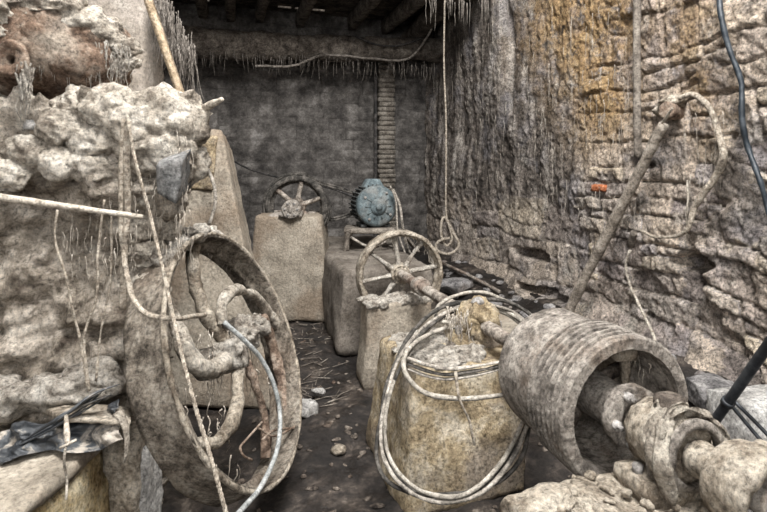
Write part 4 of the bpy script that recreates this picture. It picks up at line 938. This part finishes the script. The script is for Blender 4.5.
# black pipe with braces
bp = thing('black_pipe', at(680, 472, 2.60), 'black plastic pipe with strap leaning in from the right edge', 'pipe')
mb = MB(); a0, b0 = at(676, 476, 2.62), at(800, 300, 1.95); tube(mb, [a0, b0], .021, 16, step=.1); build(mb, 'tube', M['black'], bp)
mb = MB(); q = at(729.5, 400, 2.30); dd_ = (b0-a0)/np.linalg.norm(b0-a0); lathe(mb, [(-.012, .020), (-.012, .027), (.012, .027), (.012, .020)], a0+dd_*np.dot(q-a0, dd_), dd_, 20, .01); build(mb, 'clamp', M['black'], bp)
for s in (0, 7):
    mb = MB(); tube(mb, [at(731+s*.6, 405-s*.4, 2.30), at(752+s, 430-s*.6, 2.25), at(785+s, 468-s, 2.15)], .0085, 8); build(mb, 'strut', M['black'], bp)

# ================================================================== LOOSE STONES
def rock(px, py, D_, rad, mat, lab, seed, sub=20, yaw=0, z=None, b=.6):
    c = at(px, py, D_); mb = MB()
    if z is not None: c[2] = z
    stone(mb, c, rad, seed, sub, b, yaw)
    return build(mb, 'loose_stone', mat, None, lab, 'stone', 'loose stones and rubble', d=[(.012, 7, 4, 'n'), (.005, 30, 3, 'n')])
rock(785, 430, 2.6, (.36, .30, .27), M['stone_white'], 'large whitish stone block by the right wall behind the black pipe', 3, 34, -.3, .25, .8)
rock(708, 392, 3.2, (.17, .15, .09), M['stone_grey'], 'grey stone at the foot of the right wall just left of the whitish block', 5, 24, .4)
rock(700, 425, 2.75, (.16, .16, .12), M['crust'], 'beige stone in the dirt behind the tied rag', 6, 24, .2, .16)
rock(305, 398, 3.35, (.09, .07, .05), M['stone_white'], 'pale lump on the dark floor between flywheel and front block', 7, 16, .3, .03)
rock(318, 384, 3.6, (.05, .04, .03), M['stone_white'], 'small pale chip on the floor by the front block', 8, 12, .3, .03)
rock(560, 380, 3.3, (.14, .1, .08), M['stone_grey'], 'grey rock hidden behind the drum in the dirt', 9, 16, .3, .1)
rock(455, 282, 6.0, (.22, .16, .10), M['stone_grey'], 'grey rock against the far end of the right wall', 10, 16, .1, .20)
rock(490, 298, 5.2, (.16, .13, .08), M['stone_grey'], 'flat grey rock at the wall foot beyond the belt loops', 12, 16, .6, .16)
rock(340, 440, 2.9, (.05, .04, .025), M['crust'], 'small crumb of crust in the middle of the dark floor', 13, 12, .6, .02)
mb = MB(); tube(mb, [on_z(440, 262, .35), on_z(458, 270, .3), on_z(478, 280, .25), on_z(500, 292, .22)], .02, 8)
build(mb, 'old_pipe', M['iron_line'], None, 'old pipe lying along the foot of the right wall at the back', 'pipe')
mb = MB()
for k in range(420):
    x_, y_ = rg.uniform(.0, 2.0), rg.uniform(2.0, 5.4)
    s_ = rg.uniform(.005, .022)*(1.3 if rg.random() < .1 else 1); z_ = fh(x_, y_)+s_*.2
    stone(mb, (x_, y_, z_), (s_*rg.uniform(.8, 2), s_, s_*.5), k, 4, .4, rg.uniform(0, 3))
build(mb, 'floor_crumbs', M['crust_dark'], None, 'scattered crumbs and chips over the dark dirt floor', 'rubble', kind='stuff')
mb = MB()
for k in range(170):
    x_, y_ = rg.uniform(2.1, 3.05), rg.uniform(1.8, 6.8); s_ = rg.uniform(.015, .06); stone(mb, (x_, y_, fh(x_, y_)+s_*.2), (s_*rg.uniform(.8, 1.6), s_, s_*.6), k+900, 6, .5, rg.uniform(0, 3))
build(mb, 'wall_rubble', M['stone_grey'], None, 'broken rubble banked along the foot of the right wall', 'rubble', kind='stuff', d=[(.006, 30, 3, 'n')])
mb = MB()
rows = [(230, 420, 270, 350, .003), ]
for k in range(70):
    p = on_z(rg.uniform(285, 335), rg.uniform(325, 410)); a_ = rg.uniform(0, 3.14); L = rg.uniform(.04, .16)
    q = p+np.array([math.cos(a_), math.sin(a_), 0])*L; p[2] = fh(p[0], p[1])+.012; q[2] = fh(q[0], q[1])+.015; tube(mb, [p, q], .0035, 4, step=.1)
build(mb, 'straw_litter', M['wood_grey'], None, 'pale straw litter strewn on the floor before the rear pedestal', 'straw', kind='stuff')

# ================================================================== CAMERA, LIGHT
cam = bpy.data.cameras.new('camera'); co = bpy.data.objects.new('camera', cam); COL.objects.link(co)
cam.sensor_width = 36; cam.lens = 36*FPX/767; cam.shift_y = -(256-HOR)/767.0; cam.clip_start = .05
co.location = CAM; co.rotation_euler = (math.pi/2, 0, -TH); SC.camera = co
w = bpy.data.worlds.new('world'); SC.world = w; w.use_nodes = True; bg = w.node_tree.nodes['Background']
bg.inputs[0].default_value = (.93, .96, 1.0, 1); bg.inputs[1].default_value = .33
def area(name, loc, tgt, size, power, col=(1, 1, 1)):
    l = bpy.data.lights.new(name, 'AREA'); l.shape = 'RECTANGLE'; l.size, l.size_y = size; l.energy = power; l.color = col
    o = bpy.data.objects.new(name, l); COL.objects.link(o); o.location = loc; o.rotation_euler = (Vector(tgt)-Vector(loc)).to_track_quat('-Z', 'Y').to_euler(); return o
area('skylight', (.7, .4, 6.3), (.9, 3.2, .6), (2.0, 2.0), 680, (1, .985, .965))
area('wall_fill_light', (-1.2, -1.6, 2.9), (2.2, 4.0, 1.2), (2.4, 1.8), 85, (1, .98, .96))  # added fill lamp behind the camera, brightens the right wall; not a real doorway
SC.view_settings.view_transform = 'Standard'; SC.view_settings.look = 'None'; SC.view_settings.exposure = 0.48; SC.view_settings.gamma = 1.0
SC.view_settings.use_curve_mapping = False
